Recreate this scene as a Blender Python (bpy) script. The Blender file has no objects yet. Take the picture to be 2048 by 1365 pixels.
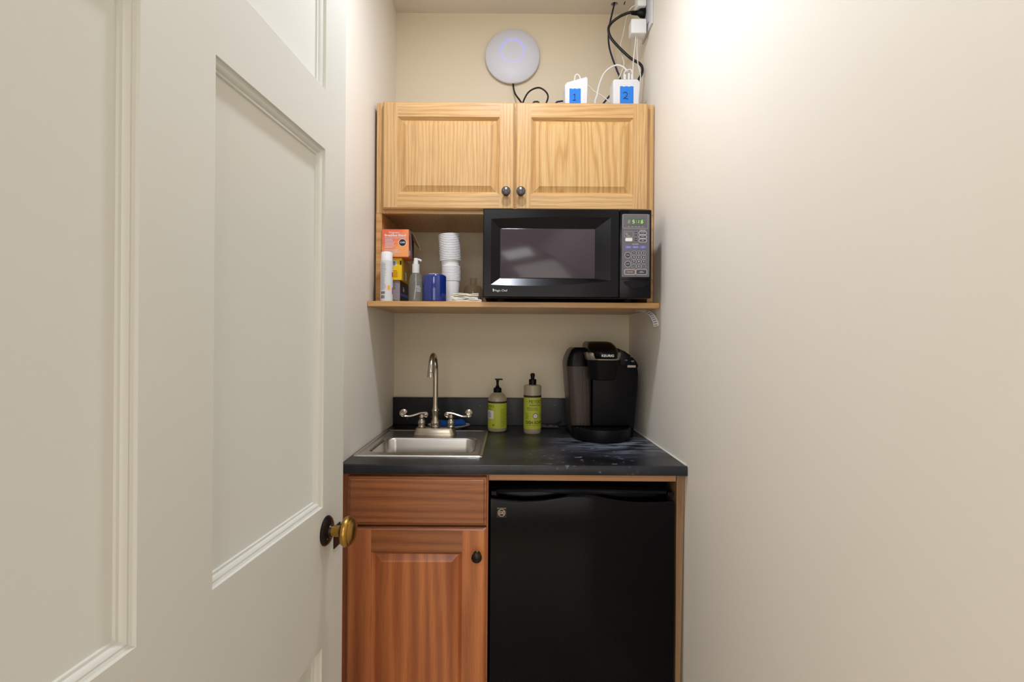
import bpy, bmesh, math, random
from mathutils import Vector, Matrix
random.seed(7)
S = bpy.context.scene
COL = S.collection
R = math.radians
# ------------------------------------------------------------------ camera
F = 1024.0; VX, VY, CZ = 1010.0, 683.0, 1.234; ROLL = 0.4
cd = bpy.data.cameras.new('camera'); cam = bpy.data.objects.new('camera', cd); COL.objects.link(cam)
cam.location = (0, 0, CZ); cam.rotation_euler = (R(90), R(-ROLL), 0)
cd.sensor_width = 36; cd.lens = 36 * F / 2048; cd.shift_x = (1024 - VX) / 2048; cd.shift_y = (VY - 682.5) / 2048 * -1
cd.clip_start = 0.01
S.camera = cam
# ------------------------------------------------------------------ world, lights, exposure
w = bpy.data.worlds.new('world'); S.world = w; w.use_nodes = True
w.node_tree.nodes['Background'].inputs[0].default_value = (0.9, 0.92, 1.0, 1)
w.node_tree.nodes['Background'].inputs[1].default_value = 0.25
S.view_settings.view_transform = 'Standard'; S.view_settings.look = 'None'
S.view_settings.gamma = 1; S.view_settings.use_curve_mapping = False
S.view_settings.exposure = 0.0

def lamp(name, kind, loc, energy, color, **kw):
    l = bpy.data.lights.new(name, kind); l.energy = energy; l.color = color
    for k, v in kw.items(): setattr(l, k, v)
    o = bpy.data.objects.new(name, l); o.location = loc; COL.objects.link(o); return o
lamp('closet_ceiling_light', 'AREA', (-0.01, 1.02, 2.455), 10, (0.91, 0.965, 1.08), shape='DISK', size=0.11)
hl = lamp('hall_overhead_fill', 'AREA', (-0.5, -1.4, 2.44), 30, (0.94, 0.98, 1.03), shape='RECTANGLE', size=1.4, size_y=1.4)  # unseen overhead fill, added in the hall to brighten the closet
hw = lamp('hall_rear_fill', 'AREA', (-0.3, -2.9, 1.2), 32, (1.0, 0.98, 0.95), shape='RECTANGLE', size=2.6, size_y=1.8)  # added broad fill behind the camera; the hall has no window modelled
hw.rotation_euler = (R(90), 0, 0)

# ------------------------------------------------------------------ helpers
def at(px, py, d):
    dx, dy = px - VX, py - VY; c, s = math.cos(R(ROLL)), math.sin(R(ROLL))
    u = dx * c + dy * s; v = dy * c - dx * s
    return Vector((u * d / F, d, CZ - v * d / F))
def lin(c):
    return tuple(((x / 255) / 12.92 if x / 255 <= 0.04045 else ((x / 255 + 0.055) / 1.055) ** 2.4) for x in c) + (1,)

def new_mat(name):
    m = bpy.data.materials.new(name); m.use_nodes = True
    return m, m.node_tree.nodes, m.node_tree.links, m.node_tree.nodes['Principled BSDF']
def mat(name, rgb, rough=0.5, metal=0, bump=0.0, bscale=200, var=0.0, vscale=8, spec=0.5, emit=None, estr=0, coat=0, trans=0, ior=1.45, alpha=1):
    m, N, L, p = new_mat(name)
    p.inputs['Base Color'].default_value = lin(rgb); p.inputs['Roughness'].default_value = rough
    p.inputs['Metallic'].default_value = metal; p.inputs['Specular IOR Level'].default_value = spec
    p.inputs['Coat Weight'].default_value = coat; p.inputs['Transmission Weight'].default_value = trans
    p.inputs['IOR'].default_value = ior; p.inputs['Alpha'].default_value = alpha
    if emit: p.inputs['Emission Color'].default_value = lin(emit); p.inputs['Emission Strength'].default_value = estr
    tc = N.new('ShaderNodeTexCoord')
    n = N.new('ShaderNodeTexNoise'); n.inputs['Scale'].default_value = vscale; n.inputs['Detail'].default_value = 4
    L.new(tc.outputs['Object'], n.inputs['Vector'])
    if var == 0: var = 0.02
    mx = N.new('ShaderNodeMix'); mx.data_type = 'RGBA'
    c = lin(rgb)
    mx.inputs[6].default_value = tuple(x * (1 - var) for x in c[:3]) + (1,)
    mx.inputs[7].default_value = tuple(min(1, x * (1 + var)) for x in c[:3]) + (1,)
    L.new(n.outputs[0], mx.inputs[0]); L.new(mx.outputs[2], p.inputs['Base Color'])
    if bump:
        b = N.new('ShaderNodeBump'); b.inputs['Strength'].default_value = bump; b.inputs['Distance'].default_value = 0.002
        n2 = N.new('ShaderNodeTexNoise'); n2.inputs['Scale'].default_value = bscale; n2.inputs['Detail'].default_value = 3
        L.new(tc.outputs['Object'], n2.inputs['Vector']); L.new(n2.outputs[0], b.inputs['Height']); L.new(b.outputs[0], p.inputs['Normal'])
    return m
def wood(name, dark, mid, light, horiz=False, rough=0.35, band=9.0, seed=0.0, dist=7.0, streak=0.5):
    """grain along z (or x when horiz), read from each board's own coordinates"""
    m, N, L, p = new_mat(name); p.inputs['Roughness'].default_value = rough
    p.inputs['Coat Weight'].default_value = 0.15; p.inputs['Coat Roughness'].default_value = 0.25
    tc = N.new('ShaderNodeTexCoord'); oi = N.new('ShaderNodeObjectInfo')
    off = N.new('ShaderNodeVectorMath'); off.operation = 'SCALE'; off.inputs[0].default_value = (3.1, 5.7, 1.9)
    L.new(oi.outputs['Random'], off.inputs['Scale'])
    add = N.new('ShaderNodeVectorMath'); add.operation = 'ADD'; L.new(tc.outputs['Object'], add.inputs[0]); L.new(off.outputs[0], add.inputs[1])
    def mapped(sx, sz):
        mp = N.new('ShaderNodeMapping'); L.new(add.outputs[0], mp.inputs['Vector'])
        mp.inputs['Location'].default_value = (seed, seed * 2, seed * 3)
        mp.inputs['Scale'].default_value = (sz, 1, sx) if horiz else (sx, 1, sz); return mp
    wv = N.new('ShaderNodeTexWave'); wv.wave_type = 'BANDS'; wv.bands_direction = 'Z' if horiz else 'X'
    wv.inputs['Scale'].default_value = band; wv.inputs['Distortion'].default_value = dist; wv.inputs['Detail'].default_value = 2.5
    wv.inputs['Detail Scale'].default_value = 0.9; wv.inputs['Detail Roughness'].default_value = 0.45
    L.new(mapped(1.0, 0.10).outputs[0], wv.inputs['Vector'])
    n1 = N.new('ShaderNodeTexNoise'); n1.inputs['Scale'].default_value = 1; n1.inputs['Detail'].default_value = 5; n1.inputs['Roughness'].default_value = .6
    L.new(mapped(420, 9).outputs[0], n1.inputs['Vector'])
    n2 = N.new('ShaderNodeTexNoise'); n2.inputs['Scale'].default_value = 1; n2.inputs['Detail'].default_value = 2
    L.new(mapped(22, 1.2).outputs[0], n2.inputs['Vector'])
    r1 = N.new('ShaderNodeValToRGB'); L.new(wv.outputs['Color'], r1.inputs[0])
    e = r1.color_ramp.elements; e[0].position = 0.0; e[0].color = lin(dark); e[1].position = 1; e[1].color = lin(light)
    x = e.new(0.35); x.color = lin(mid)
    r2 = N.new('ShaderNodeValToRGB'); L.new(n2.outputs[0], r2.inputs[0])
    r2.color_ramp.elements[0].position = .35; r2.color_ramp.elements[0].color = lin(mid)
    r2.color_ramp.elements[1].position = .68; r2.color_ramp.elements[1].color = lin(light)
    a = N.new('ShaderNodeMix'); a.data_type = 'RGBA'; a.inputs[0].default_value = streak
    L.new(r1.outputs[0], a.inputs[6]); L.new(r2.outputs[0], a.inputs[7])
    r3 = N.new('ShaderNodeValToRGB'); L.new(n1.outputs[0], r3.inputs[0])
    r3.color_ramp.elements[0].position = .36; r3.color_ramp.elements[0].color = (.62, .56, .5, 1)
    r3.color_ramp.elements[1].position = .52; r3.color_ramp.elements[1].color = (1, 1, 1, 1)
    b = N.new('ShaderNodeMix'); b.data_type = 'RGBA'; b.blend_type = 'MULTIPLY'; b.inputs[0].default_value = .55
    L.new(a.outputs[2], b.inputs[6]); L.new(r3.outputs[0], b.inputs[7]); L.new(b.outputs[2], p.inputs['Base Color'])
    bp = N.new('ShaderNodeBump'); bp.inputs['Strength'].default_value = .12; bp.inputs['Distance'].default_value = .001
    L.new(n1.outputs[0], bp.inputs['Height']); L.new(bp.outputs[0], p.inputs['Normal'])
    return m

WO = {}
class MB:
    def __init__(s): s.bm = bmesh.new()
    def face(s, vs, mi=0):
        try:
            f = s.bm.faces.new(vs); f.material_index = mi; return f
        except ValueError: return None
    def poly(s, pts, mi=0): return s.face([s.bm.verts.new(p) for p in pts], mi)
    def box(s, x0, x1, y0, y1, z0, z1, bev=0, seg=2, mi=0, M=None):
        V = [s.bm.verts.new((x, y, z)) for x in (x0, x1) for y in (y0, y1) for z in (z0, z1)]
        fs = [(0,1,3,2),(4,6,7,5),(0,4,5,1),(2,3,7,6),(0,2,6,4),(1,5,7,3)]
        F_ = [s.face([V[i] for i in f], mi) for f in fs]
        if bev:
            es = list({e for f in F_ for e in f.edges})
            r = bmesh.ops.bevel(s.bm, geom=es, offset=bev, segments=seg, profile=.5, affect='EDGES', material=mi)
            V = list({v for f in r['faces'] for v in f.verts} | {v for v in V if v.is_valid})
        if M is not None: bmesh.ops.transform(s.bm, matrix=M, verts=[v for v in V if v.is_valid])
        return s
    def loft(s, secs, mi=0, cap0=True, cap1=True, closed=True):
        rows = [[s.bm.verts.new(p) for p in sec] for sec in secs]
        n = len(rows[0])
        for a, b in zip(rows, rows[1:]):
            for i in range(n if closed else n - 1):
                s.face([a[i], a[(i+1) % n], b[(i+1) % n], b[i]], mi)
        if cap0: s.face(rows[0][::-1], mi)
        if cap1: s.face(rows[-1], mi)
        return s
    def lathe(s, prof, c=(0,0,0), ax='Z', n=40, mi=0, M=None, cap=False, sx=1, sy=1):
        """prof: (radius, height) pairs"""
        secs = []
        for r, h in prof:
            r = max(r, 1e-5); row = []
            for i in range(n):
                t = 2*math.pi*i/n; p = Vector((r*math.cos(t)*sx, r*math.sin(t)*sy, h))
                if ax == 'Y': p = Vector((p.x, -p.z, p.y))     # height runs toward -Y
                if ax == 'X': p = Vector((p.z, p.x, p.y))
                if M is not None: p = M @ p
                row.append(p + Vector(c))
            secs.append(row)
        return s.loft(secs, mi, cap, cap)
    def tube(s, pts, r, n=12, mi=0, cap=True, smooth=0):
        pts = [Vector(p) for p in pts]
        if smooth: pts = catmull(pts, smooth)
        rs = r if isinstance(r, (list, tuple)) else [r]*len(pts)
        if len(rs) != len(pts): rs = [rs[min(len(rs)-1, int(i*len(rs)/len(pts)))] for i in range(len(pts))]
        secs = []; t0 = (pts[1]-pts[0]).normalized(); u = t0.orthogonal().normalized()
        for i, p in enumerate(pts):
            t = (pts[min(i+1, len(pts)-1)] - pts[max(i-1, 0)]).normalized()
            q = t0.rotation_difference(t); u = (q @ u); u = (u - t*u.dot(t)).normalized(); v = t.cross(u); t0 = t
            secs.append([p + (u*math.cos(2*math.pi*k/n) + v*math.sin(2*math.pi*k/n))*rs[i] for k in range(n)])
        return s.loft(secs, mi, cap, cap)
    def prism(s, pts, y0, y1, mi=0, bev=0):
        """outline in (x, z), pushed from y0 to y1"""
        a = [s.bm.verts.new((x, y0, z)) for x, z in pts]; b = [s.bm.verts.new((x, y1, z)) for x, z in pts]
        n = len(pts); f0 = s.face(a, mi); f1 = s.face(b[::-1], mi)
        for i in range(n): s.face([a[i], b[i], b[(i+1) % n], a[(i+1) % n]], mi)
        if bev and f0:
            bmesh.ops.bevel(s.bm, geom=list(f0.edges), offset=bev, segments=2, profile=.5, affect='EDGES', material=mi)
        return s
    def text(s, txt, size, fn, mi=0, align='CENTER', sx=1.0, bold=0.0, sub=0):
        vs, fs = text_data(txt, align, bold, 1 if getattr(fn, '__name__', '') == 'fn' else 0)
        V = [s.bm.verts.new(fn(x*size*sx, y*size)) for x, y in vs]
        for f in fs: s.face([V[i] for i in f], mi)
        return s
    def build(s, name, mats, parent=None, smooth=35, origin=None):
        if not isinstance(mats, (list, tuple)): mats = [mats]
        bmesh.ops.remove_doubles(s.bm, verts=s.bm.verts, dist=1e-6)
        bmesh.ops.recalc_face_normals(s.bm, faces=s.bm.faces)
        me = bpy.data.meshes.new(name)
        vs = [v.co for v in s.bm.verts]
        if origin is None:
            lo = Vector([min(v[i] for v in vs) for i in range(3)]); hi = Vector([max(v[i] for v in vs) for i in range(3)])
            origin = (lo+hi)/2
            if parent is None: origin.z = lo.z
        origin = Vector(origin)
        bmesh.ops.translate(s.bm, verts=s.bm.verts, vec=-origin)
        s.bm.to_mesh(me); s.bm.free()
        for m in mats: me.materials.append(m)
        if smooth:
            me.polygons.foreach_set('use_smooth', [True]*len(me.polygons)); me.set_sharp_from_angle(angle=R(smooth))
        o = bpy.data.objects.new(name, me); COL.objects.link(o)
        if parent is not None:
            o.parent = parent; o.location = origin - WO[parent.name]
        else: o.location = origin
        WO[o.name] = origin
        return o
def catmull(P, k):
    out = []
    for i in range(len(P)-1):
        p0, p1, p2, p3 = P[max(i-1,0)], P[i], P[i+1], P[min(i+2, len(P)-1)]
        for j in range(k):
            t = j/k
            out.append(.5*((2*p1)+(p2-p0)*t+(2*p0-5*p1+4*p2-p3)*t*t+(3*p1-p0-3*p2+p3)*t**3))
    out.append(P[-1]); return out
TD = {}
def text_data(txt, align, bold, sub=0):
    if 'M' in txt: bold = 0.0      # the font's M fills badly when thickened
    k = (txt, align, bold, sub)
    if k in TD: return TD[k]
    cu = bpy.data.curves.new('t', 'FONT'); cu.body = txt; cu.align_x = align; cu.align_y = 'CENTER'; cu.size = 1; cu.offset = bold; cu.resolution_u = 3
    ob = bpy.data.objects.new('t', cu); COL.objects.link(ob); dg = bpy.context.evaluated_depsgraph_get()
    me = bpy.data.meshes.new_from_object(ob.evaluated_get(dg))
    tb_ = bmesh.new(); tb_.from_mesh(me); bmesh.ops.triangulate(tb_, faces=tb_.faces)
    for _ in range(4 if sub else 0):
        es_ = [e_ for e_ in tb_.edges if e_.calc_length() > .16]
        if es_: bmesh.ops.subdivide_edges(tb_, edges=es_, cuts=1); bmesh.ops.triangulate(tb_, faces=[f_ for f_ in tb_.faces if len(f_.verts) > 3])
    tb_.to_mesh(me); tb_.free()
    vs = [(v.co.x, v.co.y) for v in me.vertices]; fs = [tuple(p.vertices) for p in me.polygons]
    bpy.data.objects.remove(ob); bpy.data.curves.remove(cu); bpy.data.meshes.remove(me)
    TD[k] = (vs, fs); return TD[k]
def front(cx, y, cz):      # a flat piece of writing facing the camera side
    return lambda a, b: (cx + a, y, cz + b)
def round_cyl(cx, cy, r, ang, cz):   # writing wrapped round a cylinder; ang 0 faces -Y
    def fn(a, b):
        t = ang + a / r
        return (cx + r*math.sin(t), cy - r*math.cos(t), cz + b)
    return fn
def rrect(cx, cy, hx, hy, r, z=None, n=6, plane='XY', d=0):
    pts = []
    for (sx, sy, a0) in ((1,1,0),(-1,1,90),(-1,-1,180),(1,-1,270)):
        for i in range(n+1):
            a = R(a0 + 90*i/n); pts.append((cx + sx*(hx-r) + r*math.cos(a), cy + sy*(hy-r) + r*math.sin(a)))
    if plane == 'XY': return [Vector((x, y, z)) for x, y in pts]
    if plane == 'XZ': return [Vector((x, z, y)) for x, y in pts]
    return pts
def rr2(cx, cz, hx, hz, r, n=5): return rrect(cx, cz, hx, hz, r, n=n, plane='2D')

def tag(o, label=None, cat=None, group=None, kind=None):
    if label: o['label'] = label
    if cat: o['category'] = cat
    if group: o['group'] = group
    if kind: o['kind'] = kind
    return o
def thing(name, loc, label, cat, group=None):
    o = bpy.data.objects.new(name, None); o.empty_display_size = .05; o.location = loc; COL.objects.link(o)
    WO[o.name] = Vector(loc); return tag(o, label, cat, group)
def copy_part(o, parent):
    c = o.copy(); COL.objects.link(c); c.parent = parent; return c

# ------------------------------------------------------------------ materials
M_wall = mat('cream_wall_paint', (226, 214, 190), .62, bump=.05, bscale=90, var=.012, vscale=2)
M_side = mat('pale_side_wall_paint', (238, 232, 221), .55, bump=.05, bscale=70, var=.012, vscale=2)
M_ceil = mat('ceiling_paint', (222, 216, 204), .7)
M_door = mat('off_white_gloss_door_paint', (218, 218, 211), .38, bump=.05, bscale=25, var=.02, vscale=5)
M_floor = wood('pale_floor_boards', (196, 176, 146), (212, 194, 164), (222, 206, 180), True)
M_brass = mat('aged_brass', (176, 138, 72), .3, 1, var=.15, vscale=60)
M_bronze = mat('dark_bronze', (34, 28, 28), .3, .6)
M_oakv = wood('honey_oak_upright_grain', (182, 138, 84), (200, 157, 100), (212, 174, 120), False, band=26, dist=10)
M_oakh = wood('honey_oak_level_grain', (180, 134, 80), (200, 157, 100), (212, 174, 120), True, band=24, dist=12)
M_oakc = wood('honey_oak_cathedral_grain', (184, 138, 80), (204, 162, 102), (212, 176, 118), False, band=14, dist=22, streak=.3)
M_shelf = wood('shelf_oak', (176, 126, 70), (200, 150, 92), (212, 166, 108), True, band=8)
M_lowv = wood('reddish_oak_upright_grain', (122, 62, 32), (162, 86, 46), (208, 130, 74), False, band=8, dist=12, streak=.6)
M_lowh = wood('reddish_oak_level_grain', (118, 66, 36), (146, 86, 48), (168, 104, 60), True, band=14, dist=8)
M_lowe = wood('tan_wood_edging', (150, 104, 66), (176, 126, 82), (190, 142, 96), True, band=8)
M_blk = mat('black_plastic', (8, 8, 14), .2, spec=.22)
M_blkm = mat('satin_black_plastic', (9, 9, 14), .4, spec=.2)
M_fridge = mat('black_fridge_finish', (5, 5, 8), .14, spec=.15, bump=.03, bscale=300)
M_dark = mat('black_feet_and_opening_shade', (8, 8, 9), .8)
M_nickel = mat('brushed_nickel', (176, 166, 152), .26, 1, var=.05, vscale=90)
M_steel = mat('stainless_steel', (196, 194, 190), .27, 1, bump=.03, bscale=500)
M_white = mat('white_plastic', (216, 217, 220), .35)
M_whitec = mat('white_cable', (218, 216, 210), .45)
M_blackc = mat('black_cable', (22, 20, 22), .45)
M_bluec = mat('dark_blue_cable', (28, 34, 62), .45)
M_tape = mat('blue_painters_tape', (36, 120, 214), .7, var=.05, vscale=60)
M_ink = mat('black_ink', (14, 18, 40), .6)
M_foam = mat('white_foam', (242, 242, 244), .55)
M_paper = mat('napkin_paper', (238, 232, 218), .85, bump=.2, bscale=200)
M_grey = mat('grey_control_panel', (98, 94, 100), .35)
M_key = mat('dark_button', (62, 60, 70), .4)
M_wtxt = mat('pale_print', (216, 216, 220), .5)
M_blueb = mat('violet_blue_button', (104, 108, 178), .4)
M_knobm = mat('pewter_knob', (92, 88, 88), .28, .8)
M_knobb = mat('bronze_knob', (46, 36, 28), .32, .6)

# ------------------------------------------------------------------ the room
XL, XR, YB, ZC, ZH, YS = -.422, .472, 1.95, 2.481, 2.481, -.1
def struct(name, mb, m, parent=None, smooth=0):
    o = mb.build(name, m, parent, smooth)
    if parent is None: o['kind'] = 'structure'
    return o
struct('wall_back', MB().box(-.55, .6, YB, YB+.1, 0, 2.6), M_wall)
struct('wall_left', MB().box(XL-.12, XL, .37, YB, 0, ZH).box(-.62, -.5, -.1, .37, 0, ZH), M_side)
struct('wall_right', MB().box(XR, XR+.12, -.1, YB, 0, ZH), M_side)
# ceiling with a cable hole above the cabinet
mb = MB()
hc = at(1229, 8, 1.892); hx, hy, hr = hc.x, 1.892, .013
cut = [(hx + hr*math.cos(2*math.pi*i/24), hy + hr*math.sin(2*math.pi*i/24)) for i in range(24)]
x0, x1, y0, y1 = hx-.02, hx+.02, hy-.02, hy+.02
sq = []
for i in range(24):
    a = 2*math.pi*i/24; c, s_ = math.cos(a), math.sin(a); k = .02/max(abs(c), abs(s_)); sq.append((hx+c*k, hy+s_*k))
inn = [mb.bm.verts.new((x, y, ZC)) for x, y in cut]; out = [mb.bm.verts.new((x, y, ZC)) for x, y in sq]; up = [mb.bm.verts.new((x, y, ZC+.1)) for x, y in cut]
for i in range(24):
    j = (i+1) % 24
    mb.face([inn[i], inn[j], out[j], out[i]]); mb.face([inn[i], inn[j], up[j], up[i]])
for (a, b, c, d) in ((-.6, x0, YS, 2.05), (x1, .6, YS, 2.05), (x0, x1, YS, y0), (x0, x1, y1, 2.05)):
    mb.poly([(a, c, ZC), (b, c, ZC), (b, d, ZC), (a, d, ZC)])
mb.box(-.62, .6, -.2, 2.05, ZC+.1, ZC+.14)
struct('ceiling', mb, M_ceil)
struct('floor', MB().box(-2.0, 2.0, -3.2, 2.05, -.1, 0), M_floor)
# the hall the photographer stands in
struct('wall_hall_left', MB().box(-2.1, -2.0, -3.2, -.1, 0, 2.6), M_wall)
struct('wall_hall_right', MB().box(2.0, 2.1, -3.2, -.1, 0, 2.6), M_wall)
struct('wall_hall_back', MB().box(-2.1, 2.1, -3.3, -3.2, 0, 2.6), M_wall)
struct('wall_doorway', MB().box(-2.0, -.5, -.2, -.1, 0, 2.6).box(.6, 2.0, -.2, -.1, 0, 2.6), M_wall)
struct('ceiling_hall', MB().box(-2.0, 2.0, -3.2, -.1, 2.481, 2.6), M_ceil)

# ------------------------------------------------------------------ panelled door, standing open
DE = Vector((-.3145, 1.0, 0)); dd = Vector((.08, 1, 0)).normalized(); dn = Vector((dd.y, -dd.x, 0))
def DP(s, t, z): return DE - dd*s + dn*t + Vector((0, 0, z))
PR = [(0, 0), (.0006, -.004), (.0035, -.0055), (.0055, -.0052), (.0072, -.0062), (.0088, -.0080), (.0098, -.0100), (.0125, -.0108), (.0132, -.0135), (.016, -.014)]
mb = MB()
sc = [0, .09, .393, .506, .812, .905]; zc = [.01, .2, .685, .935, 1.572, 1.678, 1.93, 2.03]
for i in range(5):
    for j in range(7):
        s0, s1, z0, z1 = sc[i], sc[i+1], zc[j], zc[j+1]
        if i in (1, 3) and j in (1, 3, 5):
            rings = [[DP(s0+a, b, z0+a), DP(s1-a, b, z0+a), DP(s1-a, b, z1-a), DP(s0+a, b, z1-a)] for a, b in PR]
            mb.loft(rings, cap0=False)
        else: mb.poly([DP(s0, 0, z0), DP(s1, 0, z0), DP(s1, 0, z1), DP(s0, 0, z1)])
T = -.03
for q in ([(0,0,.01),(0,T,.01),(0,T,2.03),(0,0,2.03)], [(.905,0,.01),(.905,T,.01),(.905,T,2.03),(.905,0,2.03)],
          [(0,T,.01),(.905,T,.01),(.905,T,2.03),(0,T,2.03)], [(0,0,2.03),(.905,0,2.03),(.905,T,2.03),(0,T,2.03)], [(0,0,.01),(.905,0,.01),(.905,T,.01),(0,T,.01)]):
    mb.poly([DP(*p) for p in q])
door = mb.build('door_1', M_door, smooth=25); door['kind'] = 'structure'
kc = at(655, 1063, .9245); ks = (1.0 - kc.y) * 1.0032; kz = kc.z
MM = Matrix(((dn.x, dd.x, 0), (dn.y, dd.y, 0), (0, 0, 1)))   # local x = out of the door
def dl(prof, s, z, t0=0, n=40):
    m = MB(); rows = []
    for r, h in prof:
        rows.append([DP(s, t0+h, z) + dd*(max(r, 1e-5)*math.cos(2*math.pi*i/n)) + Vector((0, 0, max(r, 1e-5)*math.sin(2*math.pi*i/n))) for i in range(n)])
    return m.loft(rows, cap0=False, cap1=False)
ro = dl([(.0265, 0), (.0265, .002), (.024, .005), (.018, .0075), (.012, .009), (.011, .012), (0, .012)], ks, kz).build('rosette', M_bronze, door)
ro['label'] = 'dark bronze round rose'
kn = dl([(.0098, .010), (.0098, .024), (.0115, .028), (.018, .0305), (.0245, .034), (.027, .038), (.0268, .0425), (.0245, .0455), (.0225, .0462), (.0228, .0478), (.0205, .0500), (.0185, .0505), (.0175, .0515), (.010, .0535), (0, .054)], ks, kz).build('door_knob', M_brass, door)
kn['label'] = 'aged brass ringed knob'
mb = MB()
for t in (0,):
    a = [DP(.015, 0.0002, kz-.046), DP(.044, 0.0002, kz-.046), DP(.044, 0.0002, kz-.005), DP(.015, 0.0002, kz-.005)]
    b = [p + dn*.002 for p in a]; mb.loft([a, b], cap0=False)
lp = mb.build('latch_plate', M_bronze, door, 0); lp['label'] = 'small dark plate beside the knob'
dl([(.0022, .007), (.002, .0085), (0, .009)], ks+.012, kz-.010, n=12).build('rosette_screw', M_knobm, ro)

# ------------------------------------------------------------------ oak wall cabinet
def panel_front(name, x0, x1, z0, z1, yf, th, fw, mv, mh, mp, parent, raised=True, edge=.004):
    """framed raised-panel door: upright stiles, level rails, bevelled field"""
    mb = MB(); yb = yf + th
    e = edge
    X = [x0, x0+e, x0+fw, x1-fw, x1-e, x1]; Z = [z0, z0+e, z0+fw, z1-fw, z1-e, z1]
    o = [(x0, yf+e, z0), (x1, yf+e, z0), (x1, yf+e, z1), (x0, yf+e, z1)]
    i = [(x0+e, yf, z0+e), (x1-e, yf, z0+e), (x1-e, yf, z1-e), (x0+e, yf, z1-e)]
    bk = [(p[0], yb, p[2]) for p in o]
    for k in range(4): mb.poly([bk[k], bk[(k+1) % 4], o[(k+1) % 4], o[k]], 1 if k in (0, 2) else 0)
    mb.poly([o[0], o[1], i[1], (x1-fw, yf, z0+e), (x0+fw, yf, z0+e), i[0]], 1)
    mb.poly([o[1], o[2], i[2], i[1]], 0); mb.poly([o[3], o[0], i[0], i[3]], 0)
    mb.poly([o[2], o[3], i[3], (x0+fw, yf, z1-e), (x1-fw, yf, z1-e), i[2]], 1)
    mb.poly(bk)
    mb.poly([(x0+e, yf, z0+e), (x0+fw, yf, z0+e), (x0+fw, yf, z0+fw), (x0+fw, yf, z1-fw), (x0+fw, yf, z1-e), (x0+e, yf, z1-e)], 0)
    mb.poly([(x1-fw, yf, z0+e), (x1-e, yf, z0+e), (x1-e, yf, z1-e), (x1-fw, yf, z1-e), (x1-fw, yf, z1-fw), (x1-fw, yf, z0+fw)], 0)
    mb.poly([(x0+fw, yf, z0+e), (x1-fw, yf, z0+e), (x1-fw, yf, z0+fw), (x0+fw, yf, z0+fw)], 1)
    mb.poly([(x0+fw, yf, z1-fw), (x1-fw, yf, z1-fw), (x1-fw, yf, z1-e), (x0+fw, yf, z1-e)], 1)
    # moulding and raised field
    prof = [(0, 0), (.0015, .003), (.004, .005), (.007, .0085), (.009, .010), (.0095, .010), (.026, .003), (.027, .0022)]
    rows = [[(x0+fw+a, yf+b, z0+fw+a), (x1-fw-a, yf+b, z0+fw+a), (x1-fw-a, yf+b, z1-fw-a), (x0+fw+a, yf+b, z1-fw-a)] for a, b in prof]
    for q, (a, b) in enumerate(zip(rows, rows[1:])):
        for k in range(4):
            mb.poly([a[k], a[(k+1) % 4], b[(k+1) % 4], b[k]], (1 if k in (0, 2) else 0) if q < 4 else 2)
    mb.poly(rows[-1], 2)
    return mb.build(name, [mv, mh, mp], parent, 20)
def knob(name, p, m, r, parent, L=.026):
    return MB().lathe([(r*.75, 0), (r*.55, .003), (r*.42, .007), (r*.42, L*.5), (r*.75, L*.58), (r, L*.72), (r*.98, L*.84), (r*.7, L*.96), (0, L)], p, 'Y', 28).build(name, m, parent)
FX0, FX1, FZ0, FZ1, FY = -.413, .4695, 1.637, 1.989, 1.63
cab = thing('wall_cabinet', (.028, 1.79, FZ0), 'honey oak two-door wall cabinet above the microwave', 'cabinet')
mb = MB()
mb.box(FX0, FX0+.015, FY+.018, YB-.002, FZ0, FZ1).box(FX1-.015, FX1, FY+.018, YB-.002, FZ0, FZ1)
mb.box(FX0+.015, FX1-.015, FY+.018, YB-.002, FZ1-.014, FZ1).box(FX0+.015, FX1-.015, FY+.018, YB-.002, FZ0+.008, FZ0+.02)
mb.box(FX0+.015, FX1-.015, YB-.01, YB-.002, FZ0+.02, FZ1-.014)
mb.build('carcass', M_oakv, cab, 0)
mb = MB().box(FX0, FX0+.038, FY, FY+.018, FZ0, FZ1, .001, 1).box(FX1-.038, FX1, FY, FY+.018, FZ0, FZ1, .001, 1)
mb.box(.01, .04, FY, FY+.018, FZ0+.038, FZ1-.038)
mb.box(FX0+.038, FX1-.038, FY, FY+.018, FZ0, FZ0+.038, mi=1).box(FX0+.038, FX1-.038, FY, FY+.018, FZ1-.038, FZ1, mi=1)
mb.build('face_frame', [M_oakv, M_oakh], cab, 0)
DY = 1.61
dx0, dxm0, dxm1, dx1 = -.3885, .0255, .0305, .4455
for (a, b, kx, pm, lab) in ((dx0, dxm0, 1012, M_oakv, None), (dxm1, dx1, 1041.5, M_oakc, None)):
    d = panel_front('door', a, b, 1.6475, 1.985, DY, .019, .047, M_oakv, M_oakh, pm, cab)
    p = at(kx, 387, DY); knob('knob', (p.x, DY, p.z), M_knobm, .0145, d)

# ------------------------------------------------------------------ open shelf below it
SZ1 = 1.353; SZ0 = 1.336; SY = 1.562
sh = thing('wall_shelf', (.02, 1.75, SZ0), 'oak shelf board with upright side panels carrying the microwave', 'shelf')
MB().box(XL+.001, XR-.001, SY, YB-.002, SZ0, SZ1, .0015, 1).build('shelf_board', M_shelf, sh, 0)
MB().box(FX0, FX0+.0185, FY, YB-.003, SZ1, FZ0-.0005).build('side_panel', M_shelf, sh, 0)
MB().box(FX1-.0185, FX1, FY, YB-.003, SZ1, FZ0-.0005).build('side_panel', M_shelf, sh, 0)
tb = MB()
P = [Vector((.428, 1.675, SZ0-.0006)), Vector((.446, 1.645, SZ0-.003)), Vector((.459, 1.61, SZ0-.016)), Vector((.4645, 1.59, SZ0-.034)), Vector((.4665, 1.578, SZ0-.054))]
P = catmull(P, 6); wd = Vector((.012, -.012, .004))
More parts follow.
